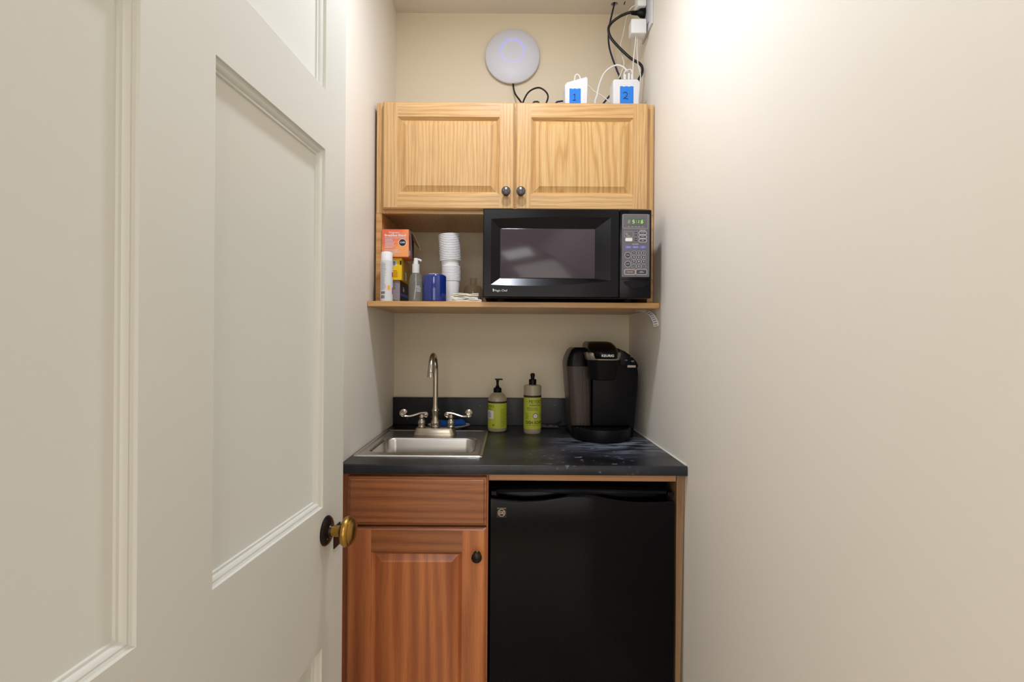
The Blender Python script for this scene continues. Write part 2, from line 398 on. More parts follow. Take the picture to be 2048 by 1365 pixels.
rows = [[p - wd*.5, p + wd*.5, p + wd*.5 + Vector((-.0003, 0, -.0003)), p - wd*.5 + Vector((-.0003, 0, -.0003))] for p in P]
tb.loft(rows)
lab = tb.build('hanging_label', M_white)
tag(lab, 'curled white paper label hanging under the right end of the shelf', 'label')
tb = MB()
for k in range(8):
    p = P[8+2*k]; q = P[min(9+2*k, len(P)-1)]
    o_ = Vector((-.0007, -.0005, -.0007))
    tb.poly([p - wd*.35+o_, p + wd*.3+o_, p.lerp(q, .5) + wd*.3+o_, p.lerp(q, .5) - wd*.35+o_])
tb.build('printed_bars', M_ink, lab, 0)

# ------------------------------------------------------------------ microwave
MX0, MX1, MY, MZ0, MZ1 = at(966, 500, 1.5).x, at(1303, 500, 1.5).x, 1.50, 1.361, 1.6215
mw = thing('microwave', ((MX0+MX1)/2, 1.68, SZ1), 'black countertop microwave with a lit clock on the oak shelf', 'microwave')
MB().box(MX0+.003, MX1-.003, MY+.03, MY+.36, MZ0+.002, MZ1-.001, .004, 2).build('housing', M_blkm, mw)
for fx in (MX0+.05, MX1-.05):
    for fy in (MY+.085, MY+.33):
        MB().lathe([(0, SZ1), (.013, SZ1), (.014, MZ0+.003), (0, MZ0+.003)], (fx, fy, 0), n=20).build('foot', M_dark, mw)
def mp(px, py, y=MY): v = at(px, py, y); return (v.x, v.z)
DXR = mp(1238.8, 500)[0]
# door: front plane with a tapering recess round the window
mdoor = None
mb = MB()
zt, zb = MZ1, MZ0
n = 24
def edge_loop(pts_top, pts_bot): return pts_top + pts_bot[::-1]
xa, xb = mp(982, 500)[0], mp(1221.5, 500)[0]
ztl = mp(982, 439)[1]; ztr = mp(1221, 436.5)[1]
zbl = mp(982, 570.5)[1]; zbm = mp(1080, 575)[1]; zbr = mp(1221, 563)[1]
wx0, wx1 = mp(1000.5, 500)[0], mp(1191, 500)[0]; wz1 = mp(1100, 457.5)[1]; wz0 = mp(1100, 557)[1]
def lp_(k, inner):
    t = k / n
    if not inner:
        top = (xa + (xb-xa)*t, ztl + (ztr-ztl)*t + .0035*math.sin(math.pi*t))
        bot = (xa + (xb-xa)*t, (1-t)*(1-t)*zbl + 2*t*(1-t)*(zbm*1.35-zbl*.2-zbr*.15) + t*t*zbr)
    else:
        top = (wx0 + (wx1-wx0)*t, wz1); bot = (wx0 + (wx1-wx0)*t, wz0)
    return top, bot
for k in range(n):
    (a0, b0), (a1, b1) = lp_(k, 0), lp_(k+1, 0); (c0, d0), (c1, d1) = lp_(k, 1), lp_(k+1, 1)
    RY = MY+.013; FYv = lambda x: MY
    mb.poly([(a0[0], MY, a0[1]), (a1[0], MY, a1[1]), (a1[0], MY, zt-.003), (a0[0], MY, zt-.003)])
    mb.poly([(b0[0], MY, b0[1]), (b1[0], MY, b1[1]), (b1[0], MY, zb+.003), (b0[0], MY, zb+.003)])
    mb.poly([(a0[0], MY, a0[1]), (a1[0], MY, a1[1]), (c1[0], RY, c1[1]), (c0[0], RY, c0[1])])
    mb.poly([(b0[0], MY, b0[1]), (b1[0], MY, b1[1]), (d1[0], RY, d1[1]), (d0[0], RY, d0[1])])
(a0, b0), (c0, d0) = lp_(0, 0), lp_(0, 1); (a1, b1), (c1, d1) = lp_(n, 0), lp_(n, 1)
mb.poly([(a0[0], MY, a0[1]), (b0[0], MY, b0[1]), (d0[0], MY+.013, d0[1]), (c0[0], MY+.013, c0[1])])
mb.poly([(a1[0], MY, a1[1]), (b1[0], MY, b1[1]), (d1[0], MY+.013, d1[1]), (c1[0], MY+.013, c1[1])])
for (u0, u1, A, B) in ((MX0+.003, xa, a0, b0), (xb, DXR-.002, a1, b1)):
    mb.poly([(u0, MY, zb+.003), (u1, MY, zb+.003), (u1, MY, B[1]), (u0, MY, B[1])])
    mb.poly([(u0, MY, B[1]), (u1, MY, B[1]), (u1, MY, A[1]), (u0, MY, A[1])])
    mb.poly([(u0, MY, A[1]), (u1, MY, A[1]), (u1, MY, zt-.003), (u0, MY, zt-.003)])
# rim of the door
o = [(MX0+.003, MY, zb+.003), (DXR-.002, MY, zb+.003), (DXR-.002, MY, zt-.003), (MX0+.003, MY, zt-.003)]
o2 = [(MX0, MY+.003, zb), (DXR-.0005, MY+.003, zb), (DXR-.0005, MY+.003, zt), (MX0, MY+.003, zt)]
o3 = [(p[0], MY+.03, p[2]) for p in o2]
for a, b in ((o, o2), (o2, o3)):
    for k in range(4): mb.poly([a[k], a[(k+1) % 4], b[(k+1) % 4], b[k]])
mb.poly(o3)
mdoor = mb.build('door', M_blk, mw, 10)
M_glassw = mat('smoked_window_glass', (56, 48, 56), .14, spec=.5)
gw = MB(); rows = [rrect((wx0+wx1)/2, (wz0+wz1)/2, (wx1-wx0)/2+.0005-i, (wz1-wz0)/2+.0005-i, .004, MY+.0127-j, plane='XZ') for i, j in ((0, 0), (0, .0008), (.0012, .0015))]
gw.loft(rows, cap0=False); win = gw.build('window', M_glassw, mdoor); win['label'] = 'smoky reflective window pane'
tx = MB(); c = mp(1001, 582.5); tx.text('Magic Chef', .0088, front(c[0], MY-.0003, c[1]), bold=.015)
h = mp(986.5, 581.5)
tx.prism([(h[0]+.0006*math.cos(R(a))*(3.6 if 0 < a < 180 else 2.2), h[1]+.001*math.sin(R(a))*3.2+.0008) for a in range(0, 360, 20)], MY-.0004, MY-.0001)
tx.prism([(h[0]-.0012, h[1]-.004), (h[0]+.0018, h[1]-.004), (h[0]+.0014, h[1]-.0015), (h[0]-.0010, h[1]-.0015)], MY-.0004, MY-.0001)
tx.build('brand_lettering', M_wtxt, mdoor, 0)
# control side
cp = MB().box(DXR+.0005, MX1, MY+.0005, MY+.03, MZ0, MZ1, .003, 2).build('control_panel', M_blk, mw)
g0 = mp(1244, 429.5); g1 = mp(1298.5, 555.5)
gcx, gcz, ghx, ghz = (g0[0]+g1[0])/2, (g0[1]+g1[1])/2, (g1[0]-g0[0])/2, (g0[1]-g1[1])/2
kp = MB().prism(rr2(gcx, gcz, ghx, ghz, .003), MY-.0006, MY+.001).build('keypad', M_grey, cp, 0); kp['label'] = 'grey printed keypad plate'
def ring2(mb, cx, cz, hx, hz, r, w_, y, n=6, mi=0):
    A = rr2(cx, cz, hx, hz, r, n); B = rr2(cx, cz, hx-w_, hz-w_, max(r-w_, .0001), n); k = len(A)
    V = [mb.bm.verts.new((x, y, z)) for x, z in A]; W_ = [mb.bm.verts.new((x, y, z)) for x, z in B]
    for i in range(k): mb.face([V[i], V[(i+1) % k], W_[(i+1) % k], W_[i]], mi)
yk = MY-.0012
def kp_(cx, cz):   # crop coordinates of the keypad, 7.19 px per photo px
    return mp(1220 + cx/7.19, 420 + cz/7.19)
pr = MB(); c = kp_(365, 172); a = kp_(185, 72); b = kp_(545, 275)
ring2(pr, (a[0]+b[0])/2, (a[1]+b[1])/2, (b[0]-a[0])/2, (a[1]-b[1])/2, .0025, .0004, MY-.0008)
d0 = kp_(245, 122); d1 = kp_(492, 232)
M_disp = mat('display_glass', (88, 96, 88), .2)
ds = MB().prism(rr2((d0[0]+d1[0])/2, (d0[1]+d1[1])/2, (d1[0]-d0[0])/2, (d0[1]-d1[1])/2, .0006), MY-.0011, MY-.0005).build('display', M_disp, cp, 0)
SEG = {'8': 'abcdefg', '5': 'acdfg', '1': 'bc', '6': 'acdefg'}
def digit(mb, ch, cx, cz, w_, h_, y, t, mi=0):
    H = h_/2; W2 = w_/2
    sg = {'a': (-W2, H, W2, H), 'd': (-W2, -H, W2, -H), 'g': (-W2, 0, W2, 0), 'f': (-W2, 0, -W2, H), 'b': (W2, 0, W2, H), 'e': (-W2, -H, -W2, 0), 'c': (W2, -H, W2, 0)}
    for k in SEG[ch]:
        x0, z0, x1, z1 = sg[k]; sl = .15
        if x0 == x1: q = [(x0-t, z0+t), (x0+t, z0+t), (x0+t, z1-t), (x0-t, z1-t)]
        else: q = [(x0+t*.6, z0-t), (x1-t*.6, z0-t), (x1-t*.6, z0+t), (x0+t*.6, z0+t)]
        mb.poly([(cx+x+sl*z, y, cz+z) for x, z in q], mi)
M_led = mat('green_clock_digits', (190, 255, 90), .5, emit=(180, 255, 90), estr=.75)
M_ghost = mat('unlit_clock_digit', (170, 172, 165), .5)
g = MB(); dm = MB()
dz = kp_(0, 176)[1]
for ch, cx in (('5', 337), ('1', 400), ('6', 460)):
    digit(g, ch, kp_(cx, 176)[0], dz, .0048, .0086, MY-.0014, .00048)
digit(dm, '8', kp_(272, 176)[0], dz, .0050, .0088, MY-.0014, .0006)
x = kp_(378, 176)[0]
for q in (-.002, .002): g.poly([(x-.0005, MY-.0014, dz+q-.0005), (x+.0005, MY-.0014, dz+q-.0005), (x+.0005, MY-.0014, dz+q+.0005), (x-.0005, MY-.0014, dz+q+.0005)])
g.build('clock_digits', M_led, ds, 0); dm.build('unlit_digit', M_ghost, ds, 0)
for tx_, cx, cz, sz in (('DEF', 270, 250, .0022), ('LBS', 320, 250, .0022), ('TIMER', 370, 250, .0022), ('LOCK', 418, 250, .0022), ('OZ', 466, 250, .0022),
                        ('QUICK COOK', 470, 302, .0026), ('MULTI', 238, 344, .0022), ('STAGE', 240, 360, .0022), ('COOKING', 262, 385, .0022), ('AUTO REHEAT', 365, 502, .0028)):
    c = kp_(cx, cz); pr.text(tx_, sz, front(c[0], MY-.0009, c[1]), bold=.02)
a = kp_(205, 320); b = kp_(330, 400); ring2(pr, (a[0]+b[0])/2, (a[1]+b[1])/2, (b[0]-a[0])/2, (a[1]-b[1])/2, .0004, .0003, MY-.0008)
pr.build('printed_marks', M_wtxt, kp, 0)
def button(cx, cz, wpx, hpx, rpx, m, txt, ts, rw=.0005, ringm=True, tm=None):
    c = kp_(cx, cz); hx_ = wpx/7.19*1.5/F/2; hz_ = hpx/7.19*1.5/F/2; r = min(rpx/7.19*1.5/F, hx_*.98, hz_*.98)
    b = MB().prism(rr2(c[0], c[1], hx_, hz_, r), MY-.0012, MY-.0004).build('button', m, cp, 0)
    l = MB()
    if ringm: ring2(l, c[0], c[1], hx_+rw*.6, hz_+rw*.6, r+rw*.6, rw, MY-.0013)
    if txt: l.text(txt, ts, front(c[0], MY-.0014, c[1]), bold=.02)
    if ringm or txt: l.build('button_print', tm or M_wtxt, b, 0)
for i, t in enumerate('123456789'):
    button(342 + 71*(i % 3), 628 + 62*(i//3), 56, 52, 16, M_key, t, .0068)
button(342, 820, 56, 50, 16, M_key, 'COOK', .0024); button(413, 822, 56, 52, 16, M_key, '0', .0068); button(484, 820, 56, 50, 16, M_key, 'AUTO', .0024)
button(255, 661, 84, 84, 42, M_key, 'POWER', .0026, .0007); button(255, 788, 84, 84, 42, M_key, 'DEFROST', .0022, .0007)
button(372, 355, 52, 62, 10, M_key, 'CLOCK', .0022, .0003); button(372, 436, 52, 62, 10, M_key, 'TIMER', .0022, .0003)
for z_, t in ((343, 'POPCORN'), (397, 'POTATO'), (450, 'PIZZA')): button(470, z_, 108, 44, 22, M_key, t, .0025, .0011)
button(270, 436, 100, 50, 12, mat('pale_key', (216, 218, 212), .5), None, 0, ringm=False)
for x_, t in ((262, 'BEVERAGE'), (367, 'DINNER PLATE'), (470, 'SOUP')): button(x_, 546, 92, 44, 22, M_blueb, t, .0020, ringm=False)
button(286, 902, 155, 72, 20, mat('brown_grey_key', (104, 86, 84), .4), 'STOP / CLEAR', .0024, .0009); button(450, 902, 155, 72, 20, M_key, 'START\nADD 30 SEC', .0024, .0009)
# open button: a half-moon push pad
c = kp_(378, 1040); hw_ = 182/7.19*1.5/F; pts = [(c[0]+hw_*math.cos(t), c[1] + (.0185*math.sin(t) if math.sin(t) < 0 else .0015*math.sin(t))) for t in [2*math.pi*i/36 for i in range(36)]]
ob = MB().prism(pts, MY-.002, MY+.001, bev=.0008).build('open_button', M_blkm, cp)
P = [Vector((DXR+.003+(MX1-DXR-.006)*t/10, MY-.0006, kp_(0, 1008)[1] + .0014*math.sin(t/10*math.pi))) for t in range(11)]
MB().tube(P, .0009, 8).build('trim_line', M_blk, cp)

# ------------------------------------------------------------------ things on the shelf
def label_dashes(mb, x0, x1, z0, z1, rows, y, fn=None, seed=1, h=.5, mi=0):
    rnd = random.Random(seed); st = (z1-z0)/rows
    for r_ in range(rows):
        z = z1 - st*(r_+.5); x = x0; xe = x0+(x1-x0)*rnd.uniform(.65, 1)
        while x < xe:
            w_ = rnd.uniform(.06, .16)*(x1-x0); w_ = min(w_, xe-x)
            q = [(x, z-st*h/2), (x+w_*.85, z-st*h/2), (x+w_*.85, z+st*h/2), (x, z+st*h/2)]
            mb.poly([(fn(a, b) if fn else (a, y, b)) for a, b in q], mi); x += w_
def barcode(mb, x0, x1, z0, z1, y, n=9, fn=None, seed=3, mi=0):
    rnd = random.Random(seed); st = (x1-x0)/n
    for i in range(n):
        a = x0+st*i; b_ = a+st*rnd.uniform(.3, .75); q = [(a, z0), (b_, z0), (b_, z1), (a, z1)]
        mb.poly([(fn(u, v) if fn else (u, y, v)) for u, v in q], mi)
M_bk = mat('black_print', (24, 22, 24), .6)
# dark grey carton at the bottom of the pile
GX0, GX1, GY0, GY1 = -.388, -.338, 1.642, 1.78
gb = MB().box(GX0, GX1, GY0, GY1, SZ1, 1.4255, .0006, 1)
M_cart = mat('grey_carton', (150, 144, 150), .5); M_cartd = mat('black_carton_side', (34, 32, 40), .45)
gb.poly([(GX1+.0003, GY0+.0005, SZ1+.001), (GX1+.0003, GY1-.001, SZ1+.001), (GX1+.0003, GY1-.001, 1.425), (GX1+.0003, GY0+.0005, 1.425)], 1)
gcart = tag(gb.build('carton', [M_cart, M_cartd], None, 0), 'small grey carton with a black side, lowest of the three-carton pile on the shelf', 'box', None)
q = MB(); fnS = lambda X: (lambda a, b: (X+.0007, a, b))
q.text('life', .022, lambda a, b: (GX1+.0006, (GY0+GY1)/2-.012+a, 1.400+b), 0, bold=.02)
q.poly([(GX1+.0006, GY0+.001, 1.378), (GX1+.0006, GY1-.01, 1.378), (GX1+.0006, GY1-.01, 1.388), (GX1+.0006, GY0+.001, 1.384)], 1)
label_dashes(q, GX0+.004, GX1-.002, SZ1+.006, 1.365, 2, GY0-.0003, mi=2)
label_dashes(q, GX1-.035, GX1-.012, 1.395, 1.421, 6, GY0-.0003, seed=8, mi=2)
q.build('carton_print', [M_wtxt, mat('blue_print', (54, 84, 170), .5), M_grey], gcart, 0)
# yellow carton
YX0, YX1, YY0, YY1 = -.390, -.3315, 1.636, 1.765
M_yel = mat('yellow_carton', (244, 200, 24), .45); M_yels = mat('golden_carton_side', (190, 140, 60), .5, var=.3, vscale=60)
yb_ = MB().box(YX0, YX1, YY0, YY1, 1.426, 1.4965, .0006, 1)
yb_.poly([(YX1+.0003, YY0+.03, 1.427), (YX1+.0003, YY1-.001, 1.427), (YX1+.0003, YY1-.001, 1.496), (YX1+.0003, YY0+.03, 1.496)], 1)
yc = tag(yb_.build('carton', [M_yel, M_yels], None, 0), 'yellow carton in the middle of the pile, under the orange box', 'box')
q = MB(); q.prism([(YX0+.022, 1.470), (YX0+.043, 1.470), (YX0+.043, 1.489), (YX0+.022, 1.489)], YY0-.0004, YY0, mi=0)
barcode(q, YX0+.026, YX0+.040, 1.472, 1.486, YY0-.0007, 7, mi=1)
label_dashes(q, YX0+.024, YX0+.046, 1.434, 1.458, 5, YY0-.0003, seed=5, mi=2)
sl_ = MB(); sl_.poly([(YX1+.0006, YY0+.05, 1.430), (YX1+.0006, YY0+.08, 1.430), (YX1+.0006, YY0+.08, 1.458), (YX1+.0006, YY0+.05, 1.458)]); sl_.build('side_label', M_white, yc, 0)
q.prism([(0, 0)]*0 or [(YX1-.006, 1.474), (YX1-.001, 1.474), (YX1-.001, 1.488), (YX1-.006, 1.488)], YY0-.0004, YY0, mi=1)
q.build('front_print', [M_white, M_bk, mat('brown_print', (176, 120, 20), .5)], yc, 0)
# orange coffee carton, open at its right end
OX0, OX1, OY0, OY1, OZ0, OZ1 = -.3925, -.307, 1.622, 1.71, 1.4975, 1.5850
def ograd():
    m, N, L, p = new_mat('orange_carton_print'); p.inputs['Roughness'].default_value = .45
    tc = N.new('ShaderNodeTexCoord'); n_ = N.new('ShaderNodeTexNoise'); n_.inputs['Scale'].default_value = 14
    L.new(tc.outputs['Object'], n_.inputs['Vector']); r = N.new('ShaderNodeValToRGB'); L.new(n_.outputs[0], r.inputs[0])
    r.color_ramp.elements[0].position = .38; r.color_ramp.elements[0].color = lin((228, 104, 74)); r.color_ramp.elements[1].position = .62; r.color_ramp.elements[1].color = lin((240, 156, 92))
    L.new(r.outputs[0], p.inputs['Base Color']); return m
M_or = ograd()
ob_ = MB().box(OX0, OX1, OY0, OY1, OZ0, OZ1, .0008, 1)
ob_.poly([(OX1+.0003, OY0+.001, OZ0+.001), (OX1+.0003, OY1-.02, OZ0+.001), (OX1+.0003, OY1-.045, OZ1-.004), (OX1+.0003, OY0+.001, OZ1-.001)], 1)
ob_.poly([(OX1+.0003, OY1-.02, OZ0+.001), (OX1+.0003, OY1-.001, OZ0+.001), (OX1+.0003, OY1-.001, OZ1-.001), (OX1+.0003, OY1-.045, OZ1-.004)], 2)  # dark patch on the closed box, painted as shade inside the torn end
oc = tag(ob_.build('coffee_carton', [M_or, mat('carton_side_print', (150, 110, 116), .5, var=.5, vscale=90), M_dark], None, 0), 'orange breakfast blend coffee carton with torn open end, on top of the pile', 'box')
q = MB(); cx = (OX0+OX1)/2
q.text('Walgreens', .0078, front(cx-.004, OY0-.0003, OZ1-.0105), bold=.01)
q.text('Breakfast Blend', .0108, front(cx, OY0-.0003, OZ1-.0195), bold=.03)
q.text('SINGLE SERVE COFFEE POUCHES', .0045, front(cx, OY0-.0003, OZ1-.0275), bold=.01)
label_dashes(q, OX0+.010, OX0+.045, OZ0+.028, OZ0+.058, 7, OY0-.0003, seed=4, h=.4)
label_dashes(q, OX0+.009, OX0+.062, OZ0+.006, OZ0+.024, 5, OY0-.0003, seed=9, h=.35)
c_ = (OX0+.0655, OZ0+.0455)
q.prism([(c_[0]+.0125*math.cos(2*math.pi*i/32), c_[1]+.0125*math.sin(2*math.pi*i/32)) for i in range(32)], OY0-.0004, OY0)
q.prism([(c_[0]+.0108*math.cos(2*math.pi*i/32), c_[1]+.0108*math.sin(2*math.pi*i/32)) for i in range(32)], OY0-.0007, OY0-.0004, mi=1)
q.text('CAFE', .0068, front(c_[0], OY0-.001, c_[1]), bold=.03)
q.poly([(OX1+.0006, OY0+.003, OZ0+.006), (OX1+.0006, OY0+.022, OZ0+.006), (OX1+.0006, OY0+.022, OZ0+.022), (OX1+.0006, OY0+.003, OZ0+.022)])
q.poly([(OX1+.0006, OY0+.006, OZ0+.03), (OX1+.0006, OY0+.02, OZ0+.03), (OX1+.0006, OY0+.02, OZ0+.065), (OX1+.0006, OY0+.006, OZ0+.065)], 2)
q.build('carton_print', [M_wtxt, M_bk, mat('red_print', (176, 50, 50), .5)], oc, 0)
q = MB(); P = [Vector((OX1+.001, OY1-.05, OZ1-.0005)), Vector((OX1+.010, OY1-.045, OZ1-.012)), Vector((OX1+.020, OY1-.04, OZ1-.035)), Vector((OX1+.028, OY1-.038, OZ1-.057))]
P = catmull(P, 4); rows = []
for i, p in enumerate(P):
    k_ = math.sin(math.pi*min(1, .12+i/len(P))); rows.append([p, p+Vector((-.012*k_, .025, -.004*k_)), p+Vector((-.012*k_+.0006, .0256, -.004*k_+.0006)), p+Vector((.0008, 0, .0006))])
q.loft(rows).build('torn_flap', mat('kraft_card', (168, 138, 104), .8), oc)
# white spray can
cxp = at(773.5, 550, 1.585); cx, cy, r = cxp.x, 1.585, .0188
can = thing('spray_can', (cx, cy, SZ1), 'white spray can with white cap at the left end of the shelf', 'can')
MB().lathe([(0, 0), (r, 0), (r, .122), (r*.985, .125), (r*.93, .126), (0, .126)], (cx, cy, SZ1)).build('can_body', M_white, can)
MB().lathe([(r*.93, .1262), (r*.93, .148), (r*.88, .1515), (r*.7, .153), (0, .153)], (cx, cy, SZ1)).build('cap', mat('white_cap', (244, 244, 246), .4), can)
q = MB(); f = lambda ang: (lambda a, b: round_cyl(cx, cy, r+.0003, ang, SZ1)(a, b))
label_dashes(q, -.012, .006, .035, .118, 20, 0, f(-.15), 11, .35, 0)
barcode(q, -.013, .001, .008, .018, 0, 10, f(-.1), 3, 1); barcode(q, -.013, .001, .022, .030, 0, 10, f(-.1), 6, 1)
q.build('can_print', [mat('grey_print', (150, 148, 154), .5), M_bk], can, 0)
for a0, a1, z0, z1, mi in ((.35, .75, .034, .048, 2), (1.25, 1.5, .022, .043, 3), (1.2, 1.5, .075, .09, 3)):
    N_ = 6; V = [[Vector((cx+(r+.0004)*math.sin(a0+(a1-a0)*i/N_), cy-(r+.0004)*math.cos(a0+(a1-a0)*i/N_), SZ1+z)) for i in range(N_+1)] for z in (z0, z1)]
    MB().loft(V, 0, False, False, False).build('colour_patch', mat('orange_print', (250, 176, 50), .5) if mi == 2 else mat('crimson_print', (170, 40, 60), .5), can, 0)
# clear pump bottle
M_clear = mat('clear_plastic', (160, 166, 160), .06, alpha=.14, spec=.8)
cx, cy = at(831.5, 560, 1.60).x, 1.60
pb = thing('sanitizer_bottle', (cx, cy, SZ1), 'clear plastic pump bottle with white pump between the cartons and the blue canister', 'bottle')
def outl(prof, c, t=.0008):
    inner = [(max(a-t, 1e-5), max(b, t*1.5) if i == 0 else b) for i, (a, b) in enumerate(prof)]
    return prof + inner[::-1]
MB().lathe(outl([(0, 0), (.0205, 0), (.0222, .002), (.0225, .05), (.0215, .07), (.018, .083), (.0105, .092), (.0092, .096)], 0), (cx, cy, SZ1), n=36).build('bottle_body', M_clear, pb)
M_gel = mat('clear_gel', (150, 148, 134), .06, alpha=.12)
MB().lathe([(0, .002), (.0205, .003), (.0212, .05), (.0206, .067), (0, .067)], (cx, cy, SZ1), n=32).build('gel', M_gel, pb)
pm = MB().lathe([(.0108, .090), (.0112, .092), (.0112, .118), (.0075, .1195), (.0075, .126), (.0062, .137), (0, .1375)], (cx, cy, SZ1), n=28)
pm.tube([(cx, cy, SZ1+.131), (cx+.010, cy-.001, SZ1+.1325), (cx+.018, cy-.003, SZ1+.128)], .0035, 10)
pmo = pm.build('pump', M_white, pb)
MB().tube([(cx, cy, SZ1+.09), (cx+.001, cy, SZ1+.05), (cx-.005, cy, SZ1+.008)], .0018, 8).build('dip_tube', M_whitec, pb)
q = MB(); label_dashes(q, -.006, .010, .03, .05, 5, 0, lambda a, b: round_cyl(cx, cy, .0228, .55, SZ1)(a, b), 8, .4); q.build('bottle_print', M_white, pb, 0)
# blue canister
cx, cy = at(869, 575, 1.605).x, 1.605
M_navy = mat('glossy_navy_glaze', (22, 44, 122), .12, coat=.6)
bm_ = thing('canister', (cx, cy, SZ1), 'glossy dark blue cylinder with white lid beside the foam cups', 'container')
MB().lathe([(0, 0), (.0345, 0), (.0365, .002), (.0372, .005), (.0372, .079), (.036, .0825), (.0335, .0845), (.018, .0845), (0, .0845)], (cx, cy, SZ1), n=48).build('canister_body', M_navy, bm_)
MB().lathe([(.0185, .0847), (.0185, .0875), (.016, .0885), (0, .0885)], (cx-.003, cy, SZ1), n=32).build('lid', M_white, bm_)
# foam cups: two nested groups, upright
def cup_mesh(rl, rt, rb, H):
    t = .0004
    return MB().lathe([(0, 0), (rb, 0), (rt, H-.0035), (rl, H-.0030), (rl, H-.0005), (rl-.0005, H), (rt-t, H-.001), (rb-t, t), (0, t)], (0, 0, 0), n=36)
cx, cy = at(902, 580, 1.69).x, 1.69
def stack(nm, first, n_, z0, pitch, tilt, lab, grp, base):
    ax = Vector((math.sin(tilt), 0, math.cos(tilt))); out = []
    for i in range(n_):
        o = first if i == 0 else first.copy()
        if i: COL.objects.link(o)
        o.location = base + ax*(pitch*i); o.rotation_euler = (0, tilt, 0)
        tag(o, lab if 0 < i < n_-1 else (grp.replace('cups', 'cup') + (', lowest of them, its side showing' if i == 0 else ', topmost of them')), 'cup', grp if 0 < i < n_-1 else grp)
        out.append(o)
    return out
ca = cup_mesh(.0318, .0298, .0215, .080).build('foam_cup', M_foam, None, origin=(0, 0, 0))
stack('a', ca, 10, SZ1, .0050, 0, 'white foam cup nested in the lower half of the cup tower', 'smaller white foam cups in the lower tower', Vector((cx, cy, SZ1+.0002)))
cb = cup_mesh(.0355, .0308, .0215, .080).build('foam_cup', M_foam, None, origin=(0, 0, 0))
stack('b', cb, 16, 0, .0055, R(-3.2), 'larger white foam cup nested in the leaning upper half of the cup tower', 'larger white foam cups in the upper tower', Vector((cx+.0015, cy, SZ1+.045+.0215)))
# smoky glass, upside down
cx, cy = at(946.5, 570, 1.71).x, 1.712
M_amber = mat('smoky_glass', (120, 96, 62), .06, alpha=.24, spec=.8)
gg = thing('glass_bowl', (cx, cy, SZ1), 'small smoky glass bowl turned upside down left of the microwave', 'glass')
MB().lathe([(.0345, 0), (.0342, .03), (.0325, .050), (.028, .062), (.018, .0675), (0, .068), (0, .065), (.0165, .0645), (.0262, .059), (.0302, .048), (.0318, .03), (.0325, 0), (.0345, 0)], (cx, cy, SZ1+.0002), n=40).build('bowl', M_amber, gg)
MB().lathe([(.0125, .068), (.0118, .072), (.0118, .084), (.0132, .0885), (.0125, .0905), (.0105, .0895), (.0098, .084), (.0098, .072), (.0105, .068)], (cx, cy, SZ1), n=32).build('foot_ring', M_amber, gg)
# folded napkins
zz = SZ1+.0002
for i, (x0, x1, y0, y1, h_, lab_) in enumerate(((-.168, -.072, 1.566, 1.645, .0075, 'folded paper napkin at the bottom of the small napkin pile'),
                                         (-.166, -.084, 1.570, 1.650, .0080, 'folded paper napkin in the middle of the small napkin pile'),
                                         (-.160, -.082, 1.568, 1.648, .0078, 'folded paper napkin on top of the small napkin pile'))):
    q = MB(); N_ = 14; lay = 2
    for l in range(lay):
        rows = []
        for a in range(N_+1):
            t = a/N_; x = x0+(x1-x0)*t; wv_ = .0011*math.sin(t*9+i*2+l)+.0006*math.sin(t*23+i)
            b0 = zz + l*h_/lay + (wv_ if i or l else max(0, wv_)) * (1 if (i or l) else 0); tk = h_/lay*.82
            z0_ = b0 if (i == 0 and l == 0) else b0
            rows.append([Vector((x, y0+.001*math.sin(a*1.3+l), z0_)), Vector((x, y0-.0012, z0_+tk/2)), Vector((x, y0+.001*math.sin(a*1.3+l), z0_+tk)), Vector((x, y1, z0_+tk)), Vector((x, y1, z0_))])
        q.loft(rows)
    zz += h_ + .0012
    tag(q.build('paper_napkin', M_paper), lab_, 'napkin', 'folded napkins on the shelf')

